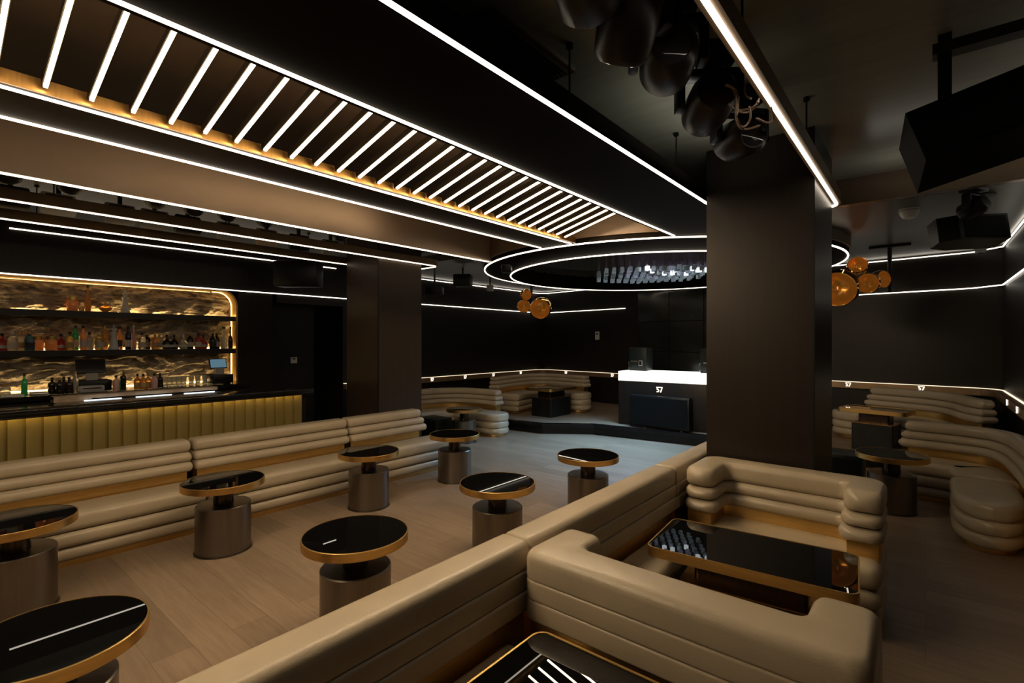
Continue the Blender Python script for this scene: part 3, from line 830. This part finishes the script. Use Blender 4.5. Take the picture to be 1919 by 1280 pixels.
# ------------------------------------------------------------------ bar niche
XN = -8.02
random.seed(5)
bm = B(); ny, nz = 300, 120; y0n, y1n, z0n, z1n = YB+1.0, NY1, 0.95, 2.33
from mathutils import noise as mn
grid = []
for i in range(ny+1):
    row = []
    for j in range(nz+1):
        yy = y0n+(y1n-y0n)*i/ny; zz = z0n+(z1n-z0n)*j/nz
        q = Vector((yy*2.0+0.4*zz, zz*4.6-0.5*yy, 0.3)); w = mn.noise(q*0.8+Vector((7,3,1)))
        h = 0.0
        for o_, am in ((1.6,1.0),(3.6,0.55),(8.0,0.28),(17.0,0.14)):
            h += am*(1-abs(mn.noise(q*o_+Vector((w*1.2,w*0.8,o_))))*2.0)
        row.append(bm.verts.new((XN+0.030+0.055*(h-0.8), yy, zz)))
    grid.append(row)
for i in range(ny):
    for j in range(nz): bm.faces.new((grid[i][j],grid[i+1][j],grid[i+1][j+1],grid[i][j+1]))
struct('wall_bar_stone', bm, 'stone', 30)
struct('wall_bar_back', box(B(), XN-0.2, XN-0.08, YB, NY1+0.1, 0, 2.4), 'wall')
# brass lining of the niche: up the right side and over a rounded corner
lin = fillet([(NY1,0.9),(NY1,2.315),(YB+1.0,2.315)], 0.20, 10)
nf = thing('niche_frame', 'brass frame lining the rounded bar niche', 'frame', (XL,NY1,1.0))
def yzstrip(bm, path, x0, x1, n0, n1):
    strip(bm, path, n0, n1, x0, x1)
    for v in bm.verts: v.co = Vector((v.co.z, v.co.x, v.co.y))
    return bm
obj('lining', yzstrip(B(), lin, XN, XL-0.004, -0.012, 0.0), 'brass', nf, 40)
obj('corner_light', yzstrip(B(), lin[:-1]+[(NY1-0.26,2.315)], XN+0.115, XN+0.123, 0.001, 0.006), 'led_bar', nf, 40)
obj('top_light', box(B(), XN+0.098, XN+0.102, YB+1.0, NY1-0.28, 2.306, 2.310), 'led_top', nf)
obj('front_edge', yzstrip(B(), lin, XL-0.004, XL+0.004, -0.02, 0.004), 'brass_dark', nf, 40)
def shelf(label, z):
    t = thing('bar_shelf', label, 'shelf', (XL-0.1,0.5,z), 'bar shelves')
    obj('board', box(B(), XN+0.05, XL+0.02, YB+1.0, NY1-0.016, z-0.07, z), 'shelf', t)
    obj('shelf_light', box(B(), XN+0.055, XN+0.07, YB+1.0, NY1-0.05, z+0.001, z+0.008), 'led_shelf', t)
    return t
Z1, Z2 = 1.962, 1.498
shelf('upper black bar shelf with four bottles', Z1)
shelf('lower black bar shelf with a long row of bottles', Z2)
# bottles
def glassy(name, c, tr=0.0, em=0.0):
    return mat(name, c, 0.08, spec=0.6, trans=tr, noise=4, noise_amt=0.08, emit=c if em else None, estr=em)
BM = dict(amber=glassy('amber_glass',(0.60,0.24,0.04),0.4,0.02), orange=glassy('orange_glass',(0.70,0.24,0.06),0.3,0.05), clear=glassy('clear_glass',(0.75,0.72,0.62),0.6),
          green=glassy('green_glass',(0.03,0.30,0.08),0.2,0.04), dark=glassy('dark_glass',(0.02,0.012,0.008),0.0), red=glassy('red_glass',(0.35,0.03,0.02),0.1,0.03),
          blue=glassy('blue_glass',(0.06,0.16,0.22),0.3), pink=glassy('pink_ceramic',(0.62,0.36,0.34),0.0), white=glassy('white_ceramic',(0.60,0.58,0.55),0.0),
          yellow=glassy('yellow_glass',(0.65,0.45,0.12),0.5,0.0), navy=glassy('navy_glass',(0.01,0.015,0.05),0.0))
CAPM = [mat('cap_black',(0.01,0.01,0.01),0.4,noise=5,noise_amt=0.1), mat('cap_gold',(0.6,0.4,0.12),0.3,0.9,noise=5,noise_amt=0.1), mat('cap_cork',(0.35,0.2,0.1),0.7,noise=5,noise_amt=0.2), mat('cap_silver',(0.6,0.6,0.58),0.3,0.9,noise=5,noise_amt=0.1)]
LABM = [mat('paper_label',(0.55,0.50,0.42),0.6,noise=20,noise_amt=0.1), mat('dark_label',(0.03,0.03,0.03),0.6,noise=20,noise_amt=0.2), mat('tan_label',(0.45,0.30,0.14),0.6,noise=20,noise_amt=0.15)]
SH = {'slim':[(0,0),(.030,0),(.033,.006),(.033,.17),(.028,.20),(.013,.225),(.012,.275)],
      'round':[(0,0),(.045,0),(.052,.02),(.054,.06),(.046,.10),(.022,.125),(.014,.14),(.013,.175)],
      'square':[(0,0),(.040,0),(.044,.006),(.044,.13),(.036,.15),(.015,.165),(.014,.20)],
      'tall':[(0,0),(.028,0),(.031,.005),(.031,.13),(.024,.16),(.011,.20),(.010,.30)],
      'bowl':[(0,0),(.030,0),(.045,.015),(.085,.045),(.088,.06),(.05,.085),(.016,.10),(.014,.13)],
      'bell':[(0,0),(.052,0),(.054,.010),(.040,.045),(.031,.10),(.025,.155),(.036,.170),(.036,.190),(.017,.205),(.030,.222),(.030,.238),(.010,.248)],
      'jar':[(0,0),(.050,0),(.054,.006),(.054,.105),(.050,.115),(.045,.115),(.045,.14)],
      'tumbler':[(0,0),(.048,0),(.062,.15),(.058,.15),(.045,.01),(0,.01)]}
def bottle(shape, colr, cap, lab, loc, label, group, s=1.0):
    t = thing('bottle', label, 'bottle', loc, group)
    c = loc[:2]; pr = [(r*s, loc[2]+z*s) for r, z in SH[shape]]
    obj('body', lathe(B(), pr+[(0,pr[-1][1])], 16, c), BM[colr], t, 50)
    zt = pr[-1][1]; rt = pr[-1][0]+0.002
    obj('cap', lathe(B(), [(0,zt-0.012*s),(rt,zt-0.012*s),(rt,zt+0.022*s),(0,zt+0.022*s)], 12, c), CAPM[cap], t, 40)
    if lab is not None and shape in ('slim','square','jar','round','tall'):
        r = max(q[0] for q in pr)+0.001; h = (SH[shape][3][1])*s
        if shape == 'round': zz0, zz1 = loc[2]+0.025*s, loc[2]+0.06*s
        else: zz0, zz1 = loc[2]+h*0.22, loc[2]+h*0.72
        obj('paper_label', lathe(B(), [(r,zz0),(r,zz1)], 16, c), LABM[lab], t, 40)
    return t
xb = -7.84
rowb = [(5,'round','red',0,0),(23,'square','clear',3,0),(39,'square','clear',1,2),(55,'square','blue',1,1),(72,'jar','orange',1,None),(95,'jar','orange',1,None),(116,'round','red',0,0),
        (130,'square','yellow',0,2),(143,'slim','green',0,0),(155,'slim','orange',0,0),(169,'square','clear',0,0),(185,'square','yellow',3,0),(198,'slim','amber',1,2),(212,'bell','white',3,None),
        (226,'slim','orange',0,1),(239,'slim','navy',0,0),(252,'tall','pink',3,None),(265,'square','clear',0,0),(277,'square','dark',1,2),(289,'square','amber',1,2),(300,'square','clear',1,0),
        (311,'round','dark',0,0),(328,'round','dark',0,0),(342,'round','clear',3,0),(358,'square','dark',1,0),(370,'square','red',0,0),(383,'round','red',0,0),(397,'square','dark',0,1),(408,'square','dark',0,0),
        (416,'tall','clear',0,None),(423,'tall','clear',0,None),(430,'tall','dark',0,None)]
ordn = ['first','second','third','fourth','fifth','sixth','seventh','eighth','ninth','tenth','eleventh','twelfth','thirteenth','fourteenth','fifteenth','sixteenth','seventeenth','eighteenth','nineteenth','twentieth','twenty first','twenty second','twenty third','twenty fourth','twenty fifth','twenty sixth','twenty seventh','twenty eighth','twenty ninth','thirtieth','thirty first','thirty second']
shn = dict(slim='tall round', round='squat round', square='broad', tall='slender', jar='wide', bell='bell shaped', bowl='flat bowl shaped')
capn = ['black','gold','cork','silver']
for i, (px, s_, c_, cp_, lb_) in enumerate(rowb):
    y_, _ = onx(px, 640, xb)
    bottle(s_, c_, cp_, lb_, (xb+(0.045 if i % 2 else -0.03), y_, Z2+0.001), '%s %s bottle, %s from the left on the lower bar shelf' % (shn[s_], c_, ordn[i]), 'bottles on the lower bar shelf', 0.98 if s_ != 'bell' else 1.12)
for px, s_, c_, cp_, lab, sc in ((136,'jar','orange',1,'wide orange bottle, leftmost on the upper bar shelf',1.05),(165,'tall','amber',0,'slender amber bottle with long neck on the upper bar shelf',1.0),
                             (198,'bowl','amber',1,'flat bowl shaped amber decanter on the upper bar shelf',0.85),(235,'bell','white',3,'white patterned bell shaped bottle on the upper bar shelf',1.05)):
    y_, _ = onx(px, 640, xb); bottle(s_, c_, cp_, None, (xb,y_,Z1+0.001), lab, 'bottles on the upper bar shelf', sc)

# back counter
ZC = 1.03; XC0 = -7.12
bc = thing('back_counter', 'dark back counter running under the lit rock wall of the bar', 'counter', (-7.5,0.6,0))
obj('worktop', box(B(), XN+0.09, XC0, YB+1.0, NY1-0.03, ZC-0.05, ZC), 'stone_top', bc)
obj('cabinet_front', box(B(), -7.7, XC0-0.06, YB+1.0, NY1-0.03, 0, ZC-0.05), 'wall', bc)
obj('counter_light', box(B(), XN+0.10, XN+0.115, YB+1.0, NY1-0.1, ZC+0.001, ZC+0.008), 'led_shelf', bc)
# front bar
ZB = 1.0; XB0 = -6.02
fb = thing('bar_counter', 'long bar with black stone top and glowing gold fluted front', 'bar', (-6.2,0.8,0))
YB1 = 3.30
obj('worktop', box(B(), -6.42, XB0, YB+1.0, YB1, ZB-0.055, ZB, None, 0.006), 'stone_top', fb, 35)
obj('body', box(B(), -6.40, -6.14, YB+1.0, YB1-0.05, 0, ZB-0.055), 'wall', fb)
bm = B(); fw = 0.115; yv = YB1-0.12
while yv > YB+1.1:
    pts = []
    for k in range(8):
        u = k/7; pts.append((yv-fw*u, -6.075-0.034*((1-u)**0.8)))
    pts.append((yv-fw, -6.109))
    a = [bm.verts.new((x,y,0.05)) for y,x in pts]; b = [bm.verts.new((x,y,ZB-0.06)) for y,x in pts]
    for k in range(8): bm.faces.new((a[k],a[k+1],b[k+1],b[k]))
    yv -= fw
obj('fluted_front', bm, 'gold_flute', fb, 50)
obj('front_light', box(B(), -6.060, -6.048, YB+1.0, YB1-0.12, ZB-0.061, ZB-0.055), 'led_front', fb)
obj('front_lip', box(B(), -6.034, XB0, YB+1.0, YB1, ZB-0.070, ZB-0.054), 'stone_top', fb)
# shelf of wood behind the bar, wells with cool light
wr = thing('bar_well', 'beige rail with cool white light strips behind the bar counter', 'bar equipment', (-6.7,1.5,0))
ya_, yb_ = onx(100,748,-6.75)[0], onx(408,722,-6.75)[0]
obj('rail', box(B(), -6.9, -6.74, ya_, yb_, 1.005, 1.04), 'wood_light', wr)
obj('well', box(B(), -6.86, -6.56, ya_, yb_, 0.80, 0.985), 'steel', wr)
obj('support', box(B(), -6.88, -6.50, ya_+0.02, yb_-0.02, 0.0, 0.80), 'black', wr)
obj('rail_post', box(B(), -6.89, -6.73, ya_, ya_+0.30, 0.90, 1.041), 'wood_light', wr)
for a_, b_ in ((158,228),(255,322),(345,402)):
    obj('cool_light', box(B(), -6.70, -6.685, onx(a_,745,-6.7)[0], onx(b_,745,-6.7)[0], 0.986, 0.993), 'led_cool', wr)

# things on the back counter
def register(label, px, w, h, face):
    y_, _ = onx(px, 640, -7.45)
    t = thing('cash_register', label, 'register', (-7.45,y_,ZC), 'registers on the back counter')
    mx = Matrix.Translation((-7.45,y_,ZC+0.003))@Matrix.Rotation(R(90),4,'Z')
    obj('drawer', box(B(), -w*0.6, w*0.6, -0.12, 0.22, 0.0, 0.12, mx, 0.008), 'black', t, 35)
    obj('stand', box(B(), -0.05, 0.05, -0.02, 0.06, 0.12, 0.20, mx), 'grey', t)
    tl = mx@Matrix.Translation((0,0.02,0.20))@Matrix.Rotation(R(-20),4,'X')
    obj('monitor', box(B(), -w/2, w/2, 0, 0.03, 0, h, tl, 0.006), 'black', t, 35)
    obj('screen', box(B(), -w/2+0.012, w/2-0.012, -0.003, 0.001, 0.012, h-0.012, tl), face, t)
    return t
register('till with glowing blue touch screen at the right end of the back counter', 412, 0.22, 0.14, 'screen_blue')
register('till with dark tilted monitor on the back counter below the lower shelf', 173, 0.27, 0.17, 'black_gloss')
y_, _ = onx(168,640,-7.3)
t = thing('receipt_printer', 'pale receipt printer below the dark monitor behind the bar', 'printer', (-7.22,y_,ZC))
obj('case', box(B(), -7.28,-7.16,y_-0.11,y_+0.11,ZC+0.002,ZC+0.075,None,0.01), 'grey', t, 35)
obj('paper_slot', box(B(), -7.158,-7.155,y_-0.08,y_+0.08,ZC+0.045,ZC+0.055), 'black', t)
cnt = [(10,'clear','jar'),(46,'green','slim'),(98,'dark','square'),(112,'dark','square'),(120,'dark','square'),(130,'dark','square'),(142,'clear','slim'),(218,'pink','square'),(228,'green','round'),(232,'dark','slim'),
       (258,'amber','square'),(269,'amber','square'),(278,'amber','square'),(290,'pink','square'),(300,'dark','square')]
for i,(px,c_,s_) in enumerate(cnt):
    x_ = -7.25 if i % 2 else -7.32
    y_, _ = onx(px,640,x_)
    bottle(s_, c_, 0 if i % 3 else 2, 2 if c_ == 'amber' else None, (x_,y_,ZC+0.001), '%s %s bottle, %s from the left on the back counter' % (shn[s_], c_, ordn[i]), 'bottles on the back counter', 0.8)
# glasses
def tumbler(px, x_, label):
    y_, _ = onx(px,640,x_)
    t = obj('drinking_glass', lathe(B(), [(0,ZC+.001),(.026,ZC+.001),(.032,ZC+.12),(.030,ZC+.12),(.024,ZC+.008),(0,ZC+.008)], 16, (x_,y_)), BM['clear'], None, 50)
    return tag(t, label, 'glass', 'glasses on the back counter')
for i, px in enumerate((309,318,327,336,345,359,371,384)):
    tumbler(px, -7.45, 'clear drinking glass, %s from the left before the glowing rock wall' % ordn[i])
t = obj('folded_towel', box(B(), -7.3,-7.16, onx(4,640,-7.25)[0], onx(44,640,-7.25)[0], ZC+0.002, ZC+0.024, None, 0.008), 'white', None, 35); tag(t, 'white folded towel at the left end of the back counter', 'towel')
# white plate stack
t = obj('tray', box(B(), -7.34,-7.18, onx(55,640,-7.25)[0], onx(90,640,-7.25)[0], ZC+0.002, ZC+0.032, None, 0.01), 'steel', None, 35); tag(t, 'steel tray beside the white towel on the back counter', 'tray')

# ------------------------------------------------------------------ stage lighting fixtures
def rotm(yaw, tilt): return Matrix.Rotation(yaw,4,'Z')@Matrix.Rotation(tilt,4,'X')
def moving_head(label, x, y, zt, yaw, tilt, s=1.0, group='moving head lights over the loop by the right pillar', hm='head'):
    t = thing('moving_spotlight', label, 'stage light', (x,y,zt), group)
    bmx = Matrix.Translation((x,y,zt))@Matrix.Rotation(yaw,4,'Z')
    obj('base', box(B(), -0.13*s,0.13*s,-0.11*s,0.11*s,-0.10*s,0.0, bmx, 0.015*s), 'black', t, 35)
    bm = B(); cyl(bm, 0.07*s, -0.13*s, -0.10*s, 20, mx=bmx)
    for sx in (-1,1): box(bm, sx*0.155*s-0.022*s, sx*0.155*s+0.022*s, -0.05*s,0.05*s,-0.34*s,-0.13*s, bmx, 0.012*s)
    box(bm, -0.17*s,0.17*s,-0.05*s,0.05*s,-0.165*s,-0.125*s, bmx, 0.01*s)
    obj('yoke', bm, 'black', t, 35)
    hx = bmx@Matrix.Translation((0,0,-0.31*s))@Matrix.Rotation(tilt,4,'X')
    bm = B(); lathe(bm, [(0,-0.16*s),(0.085*s,-0.16*s),(0.115*s,-0.13*s),(0.125*s,-0.02*s),(0.122*s,0.10*s),(0.10*s,0.15*s),(0,0.155*s)], 28, mx=hx)
    h = obj('head', bm, hm, t, 40)
    bm = B(); lathe(bm, [(0,-0.165*s),(0.075*s,-0.163*s),(0.085*s,-0.155*s)], 24, mx=hx); l = obj('lens', bm, 'lens', h, 40)
    return t
for (yy, yaw, tilt, lab) in ((1.36,0.4,R(75),'moving head light cut by the top edge, nearest of the row'),(1.665,0.9,R(35),'moving head light with tilted lens, second of the row'),
                        (2.02,0.5,R(-85),'moving head light with big drum head lying level, third of the row'),(2.53,0.6,R(85),'moving head light beside the loose pale cables'),
                        (3.06,0.8,R(-80),'moving head light just before the right pillar')):
    moving_head(lab, -0.83, yy, ZN, yaw, tilt, 0.9)
# loose cables beside the fourth head
random.seed(11)
cb = thing('hanging_cable', 'loose pale cables hanging from the ceiling beside the right pillar lights', 'cable', (-0.72,2.6,2.9))
for s_ in ([(1360,160),(1375,165),(1382,190),(1378,215),(1385,240),(1400,243),(1425,235)],[(1362,158),(1384,170),(1384,200),(1380,225),(1392,242),(1408,225),(1405,200)],
           [(1366,195),(1380,207),(1405,205),(1420,195),(1427,170)],[(1405,145),(1395,160),(1398,180),(1408,185)],[(1418,222),(1440,232),(1452,225),(1445,200)],[(1378,207),(1400,213),(1418,200),(1422,190)]):
    p = [tuple(at(px,py,2.28+0.05*math.sin(i*1.7))) for i,(px,py) in enumerate(s_)]
    obj('cable', tube(B(), smooth_pts(p,2), 0.0045, 6), 'cable', cb, 60)
# fixtures over the left side (between fascia and left loop, and inside the left loop)
xl = -5.05
for i, px in enumerate((15,135,293,365,430,500,640)):
    y_ = onx(px,300,xl)[0]
    moving_head('moving head light, %s from the left behind the bronze fascia' % ordn[i], xl, y_, ZN, R(90)+0.2*math.sin(i*2), R(30+15*(i%3)), 0.66, 'moving head lights behind the bronze fascia', 'black')
def flood(label, x, y, zt, m, group):
    t = thing('flood_spotlight', label, 'stage light', (x,y,zt), group)
    mx = Matrix.Translation((x,y,zt))@Matrix.Rotation(R(90),4,'Z')
    obj('bracket', box(B(), -0.015,0.015,-0.02,0.02,-0.12,0, mx), 'black', t)
    hx = mx@Matrix.Translation((0,0,-0.17))@Matrix.Rotation(R(-25),4,'X')
    h = obj('housing', box(B(), -0.12,0.12,-0.06,0.06,-0.085,0.085, hx, 0.02), m, t, 35)
    obj('lens', box(B(), -0.09,0.09,-0.066,-0.058,-0.055,0.055, hx), 'lens', h)
    return t
for i,(px,m_) in enumerate(((20,'black'),(110,'white'),(225,'grey'),(290,'grey'),(352,'black'),(428,'grey'),(500,'wood_light'),(560,'black'),(620,'grey'))):
    y_ = onx(px,400,-5.95)[0]
    flood('small %s flood light, %s from the left inside the left light loop' % ({'black':'black','white':'white','grey':'grey','wood_light':'beige'}[m_], ordn[i]), -5.95, y_, ZN-0.06, m_, 'flood lights inside the left loop')

# copper lamp clusters
def globe(bm_out, bm_in, c, r, d):
    """hollow melted-looking globe with its mouth facing direction d"""
    d = Vector(d).normalized(); q = Vector((0,0,1)).rotation_difference(d).to_matrix().to_4x4()
    mx = Matrix.Translation(c)@q
    pr = []; pi_ = []
    for k in range(17):
        a = math.pi*(1-k/16*0.64); rr = r*math.sin(a)*(1+0.05*math.sin(3*a)); pr.append((max(0.0,rr) if k else 0.0, r*math.cos(a)))
    lathe(bm_out, pr, 36, mx=mx)
    for v in bm_out.verts:
        n_ = mn.noise(v.co*9.0); v.co += (v.co-Vector(c)).normalized()*n_*0.05*r
    for k in range(17):
        a = math.pi*(1-k/16*0.64); rr = 0.93*r*math.sin(a)*(1+0.05*math.sin(3*a)); pi_.append((max(0.0,rr) if k else 0.0, 0.93*r*math.cos(a)))
    lathe(bm_in, pi_+[(pr[-1][0]*0.985, pr[-1][1])], 36, mx=mx)
def cluster(label, mount, globes, rod_to):
    t = thing('pendant_lamp', label, 'lamp', (mount[0],mount[1],rod_to))
    bm = B(); cyl(bm, 0.025, rod_to, ZF, 12, mount); obj('stem', bm, 'black', t, 40)
    bm = B(); box(bm, mount[0]-0.22, mount[0]+0.22, mount[1]-0.05, mount[1]+0.05, ZF-0.03, ZF); obj('ceiling_bar', bm, 'black', t)
    for (px, py, tt, r, d) in globes:
        c = at(px,py,tt); bo, bi = B(), B(); globe(bo, bi, c, r, d)
        s = obj('globe', bo, 'copper', t, 60); obj('inner_reflector', bi, 'copper_in', s, 60)
        a = (0,0,0); bb = B(); cyl(bb, 0.03, -0.02, 0.02, 12, mx=Matrix.Translation(c)); obj('bulb', bb, 'copper_in', s)
def toward(c_px, dx, dy):    # direction roughly to the camera, nudged right/up
    d = -ray(*c_px); d.normalize(); rt = Vector((CT,ST,0)); return d+rt*dx+Vector((0,0,1))*dy
mnt = onz(1002,517,ZF); mnt = (mnt[0]-0.24, mnt[1]+0.22)
td = 9.3
cluster('cluster of three copper globes hanging over the left of the stage', mnt, [(1014,577,td,0.21,toward((1014,577),-0.2,-0.25)),(982,574,td-0.1,0.13,toward((982,574),-0.1,0.05)),(986,552,td+0.05,0.11,toward((986,552),0.3,-0.3))], 2.1)
mnt = onz(1622,463,ZF); mnt = (mnt[0]+0.26, mnt[1]+0.05)
tr = 6.45
cluster('cluster of copper globes hanging right of the right pillar', mnt, [(1572,540,tr-0.3,0.235,toward((1572,540),-0.25,-0.2)),(1627,531,tr-0.25,0.135,toward((1627,531),-0.1,0.0)),(1607,499,tr,0.125,toward((1607,499),0.1,0.5)),(1650,524,tr+0.1,0.125,toward((1650,524),0.8,0.1))], 2.25)

# ceiling vent beside the right loop
t = thing('ceiling_vent', 'slotted vent in the dark ceiling above the right light loop', 'vent', (-1.45,1.95,ZN))
vx, vy = onz(985,92,ZN)
obj('frame', box(B(), vx-0.09,vx+0.09,vy-0.32,vy+0.32,ZN-0.012,ZN), 'frame', t)
for k in range(5): obj('slat', box(B(), vx-0.065+0.026*k,vx-0.05+0.026*k,vy-0.29,vy+0.29,ZN-0.02,ZN-0.010), 'black', t)

# hung speaker at the top right
t = thing('hanging_speaker', 'large black speaker hung from the ceiling at the top right', 'speaker', (0.3,3.2,2.9))
p1, p2, p4 = at(1697,212,2.4), at(1736,300,2.3), at(1985,95,2.15)
u = (p4-p1); v = (p2-p1); u.x = min(u.x, 0.70-p1.x); w = u.cross(v).normalized()*0.30
if w.y < 0: w = -w
bm = B(); vs = [bm.verts.new(p1+a*u+b*v+c*w) for c in (0,1) for b in (0,1) for a in (0,1)]
for q in ((0,1,3,2),(4,6,7,5),(0,4,5,1),(2,3,7,6),(0,2,6,4),(1,5,7,3)): bm.faces.new([vs[i] for i in q])
obj('cabinet', bm, 'black_matt', t)
bm = B(); fr = p1+0.06*u+0.06*v-w*0.015; vs = [bm.verts.new(fr+a*u*0.86+b*v*0.88+c*w*0.02) for c in (0,1) for b in (0,1) for a in (0,1)]
for q in ((0,1,3,2),(4,6,7,5),(0,4,5,1),(2,3,7,6),(0,2,6,4),(1,5,7,3)): bm.faces.new([vs[i] for i in q])
obj('grille', bm, 'grille', t)
cc = p1+0.5*u+0.1*v+0.5*w
obj('hanging_bracket', box(B(), p1.x+0.12,p1.x+0.17,p1.y+0.05,p1.y+0.12,p1.z-0.02,ZN), 'black', t)
obj('top_rail', box(B(), p1.x+0.10,XR-0.04,p1.y+0.02,p1.y+0.10,ZN-0.10,ZN-0.05), 'dark_metal', t)

# projector-like speaker on a pole, right hand ceiling
t = thing('pole_speaker', 'black speaker hung on a pole from the right hand ceiling', 'speaker', (0.30,5.85,2.5))
c = at(1815,436,4.35); pt = at(1853,400,4.3)
mx = Matrix.Translation(c)@Matrix.Rotation(R(28),4,'Z')@Matrix.Rotation(R(-12),4,'X')
bm = B(); prism(bm, [(-0.27,-0.07),(-0.14,-0.13),(0.22,-0.13),(0.24,0.1),(-0.12,0.13),(-0.26,0.08)], -0.11, 0.11); bmesh.ops.transform(bm, matrix=mx, verts=bm.verts)
obj('cabinet', bm, 'black', t)
obj('front_grille', box(B(), -0.10,0.20,-0.137,-0.128,-0.09,0.09, mx), 'grille', t)
obj('pole', cyl(B(), 0.014, c.z+0.08, ZF, 10, (c.x+0.09,c.y+0.03)), 'black', t, 40)
obj('ceiling_plate', cyl(B(), 0.09, ZF-0.015, ZF, 20, (c.x+0.09,c.y+0.03)), 'dark_metal', t, 40)
mv = at(1825,352,4.05)
moving_head('black spot light tilted left above the pole speaker', mv.x, mv.y, ZF, R(60), R(70), 0.6, None, 'black')
sx, sy = onz(1704,392,ZF)
t = thing('smoke_detector', 'white smoke detector dome on the right hand ceiling', 'detector', (sx,sy,ZF))
obj('dome', lathe(B(), [(0,ZF-0.10),(0.05,ZF-0.085),(0.075,ZF-0.045),(0.082,ZF-0.012),(0.082,ZF),(0,ZF)], 28, (sx,sy)), 'white', t, 40)
obj('sensor_slot', lathe(B(), [(0.079,ZF-0.022),(0.083,ZF-0.02),(0.083,ZF-0.014),(0.079,ZF-0.012)], 28, (sx,sy)), 'grey', t, 40)
kx, ky = onz(1838,470,ZF-0.10)
t = thing('mounted_security_camera', 'small grey dome camera where the right hand ceiling meets the wall', 'camera', (kx,ky,ZF))
obj('dome', lathe(B(), [(0,ZF-0.14),(0.05,ZF-0.12),(0.065,ZF-0.07),(0.07,ZF-0.05),(0.07,ZF),(0,ZF)], 24, (kx,ky)), 'grey', t, 40)
obj('lens', lathe(B(), [(0,ZF-0.145),(0.022,ZF-0.142),(0.03,ZF-0.132)], 16, (kx,ky)), 'black', t, 40)

# fixtures of the far left ceiling: speaker, wall washer, small camera
def far_box(name, label, px, py, tt, w, d, h, m, cat, lens=True, zt=ZF):
    c = at(px,py,tt)
    t = thing(name, label, cat, tuple(c))
    mx = Matrix.Translation(c)@Matrix.Rotation(TH-0.1,4,'Z')
    obj('case', box(B(), -w/2,w/2,-d/2,d/2,-h/2,h/2, mx, 0.015), m, t, 35)
    if lens: obj('lens', cyl(B(), h*0.22, -d/2-0.02, -d/2+0.01, 16, mx=mx@Matrix.Rotation(R(-90),4,'X')@Matrix.Scale(-1,4,(0,0,1))), 'lens', t, 40)
    obj('hanger', box(B(), -0.012,0.012,-0.012,0.012,h/2-0.01,zt-c.z, mx), 'black', t)
    return t
far_box('projector', 'black projector under the far left ceiling', 868, 526, 8.6, 0.30, 0.24, 0.20, 'black', 'projector')
far_box('mounted_security_camera', 'small grey camera right of the projector on the far left ceiling', 919, 540, 9.6, 0.12, 0.12, 0.12, 'grey', 'camera')
far_box('wall_washer', 'black wall washer lamp beside the left pillar', 815, 545, 7.6, 0.26, 0.16, 0.12, 'black', 'stage light', False)
far_box('spot_light', 'black spot light on the underside of the round drum', 950, 504, 6.6, 0.13, 0.16, 0.10, 'black', 'stage light', True, ZL-0.085)
far_box('hanging_speaker', 'black speaker box hung before the wall between bar and left pillar', 560, 514, 7.15, 0.62, 0.26, 0.36, 'black', 'speaker', False, ZN)

# ------------------------------------------------------------------ lamps
def area(name, loc, rot, size, power, col, sy=None, spread=None):
    l = bpy.data.lights.new(name, 'AREA'); l.energy = power; l.color = col; l.size = size
    if sy: l.shape = 'RECTANGLE'; l.size_y = sy
    if spread: l.spread = spread
    o = bpy.data.objects.new(name, l); COL.objects.link(o); o.location = loc; o.rotation_euler = rot
    return o
def spot(name, loc, target, power, col, ang=60, blend=0.8, rad=0.1):
    l = bpy.data.lights.new(name, 'SPOT'); l.energy = power; l.color = col; l.spot_size = R(ang); l.spot_blend = blend; l.shadow_soft_size = rad
    o = bpy.data.objects.new(name, l); COL.objects.link(o); o.location = loc
    o.rotation_euler = (Vector(target)-Vector(loc)).to_track_quat('-Z','Y').to_euler(); return o
# cool light of the chandelier
spot('chandelier_lamp', (CX,CY-0.1,2.52), (CX-0.4,CY-0.9,0), 800, (0.30,0.62,1.0), 100, 1.0, 0.4)

area('ceiling_bounce_fill', (-1.12,3.1,2.72), (R(180),0,0), 0.15, 1.5, (1.0,0.97,0.84), 1.0)  # added fill with no fixture, stands in for light bounced onto the ceiling
area('ceiling_bounce_fill', (0.1,4.9,2.76), (R(180),0,0), 0.9, 0.7, (1.0,0.95,0.84), 0.25)  # second added fill, brightens the right ceiling near the step

w = bpy.data.worlds.new('world'); scene.world = w; w.use_nodes = True
w.node_tree.nodes['Background'].inputs[0].default_value = (0.02,0.017,0.014,1)
w.node_tree.nodes['Background'].inputs[1].default_value = 1.0

scene.view_settings.view_transform = 'Standard'
scene.view_settings.look = 'None'
scene.view_settings.exposure = 0.0
scene.cycles.max_bounces = 8
scene.cycles.sample_clamp_indirect = 3.0
scene.cycles.sample_clamp_direct = 6.0
scene.cycles.use_denoising = True
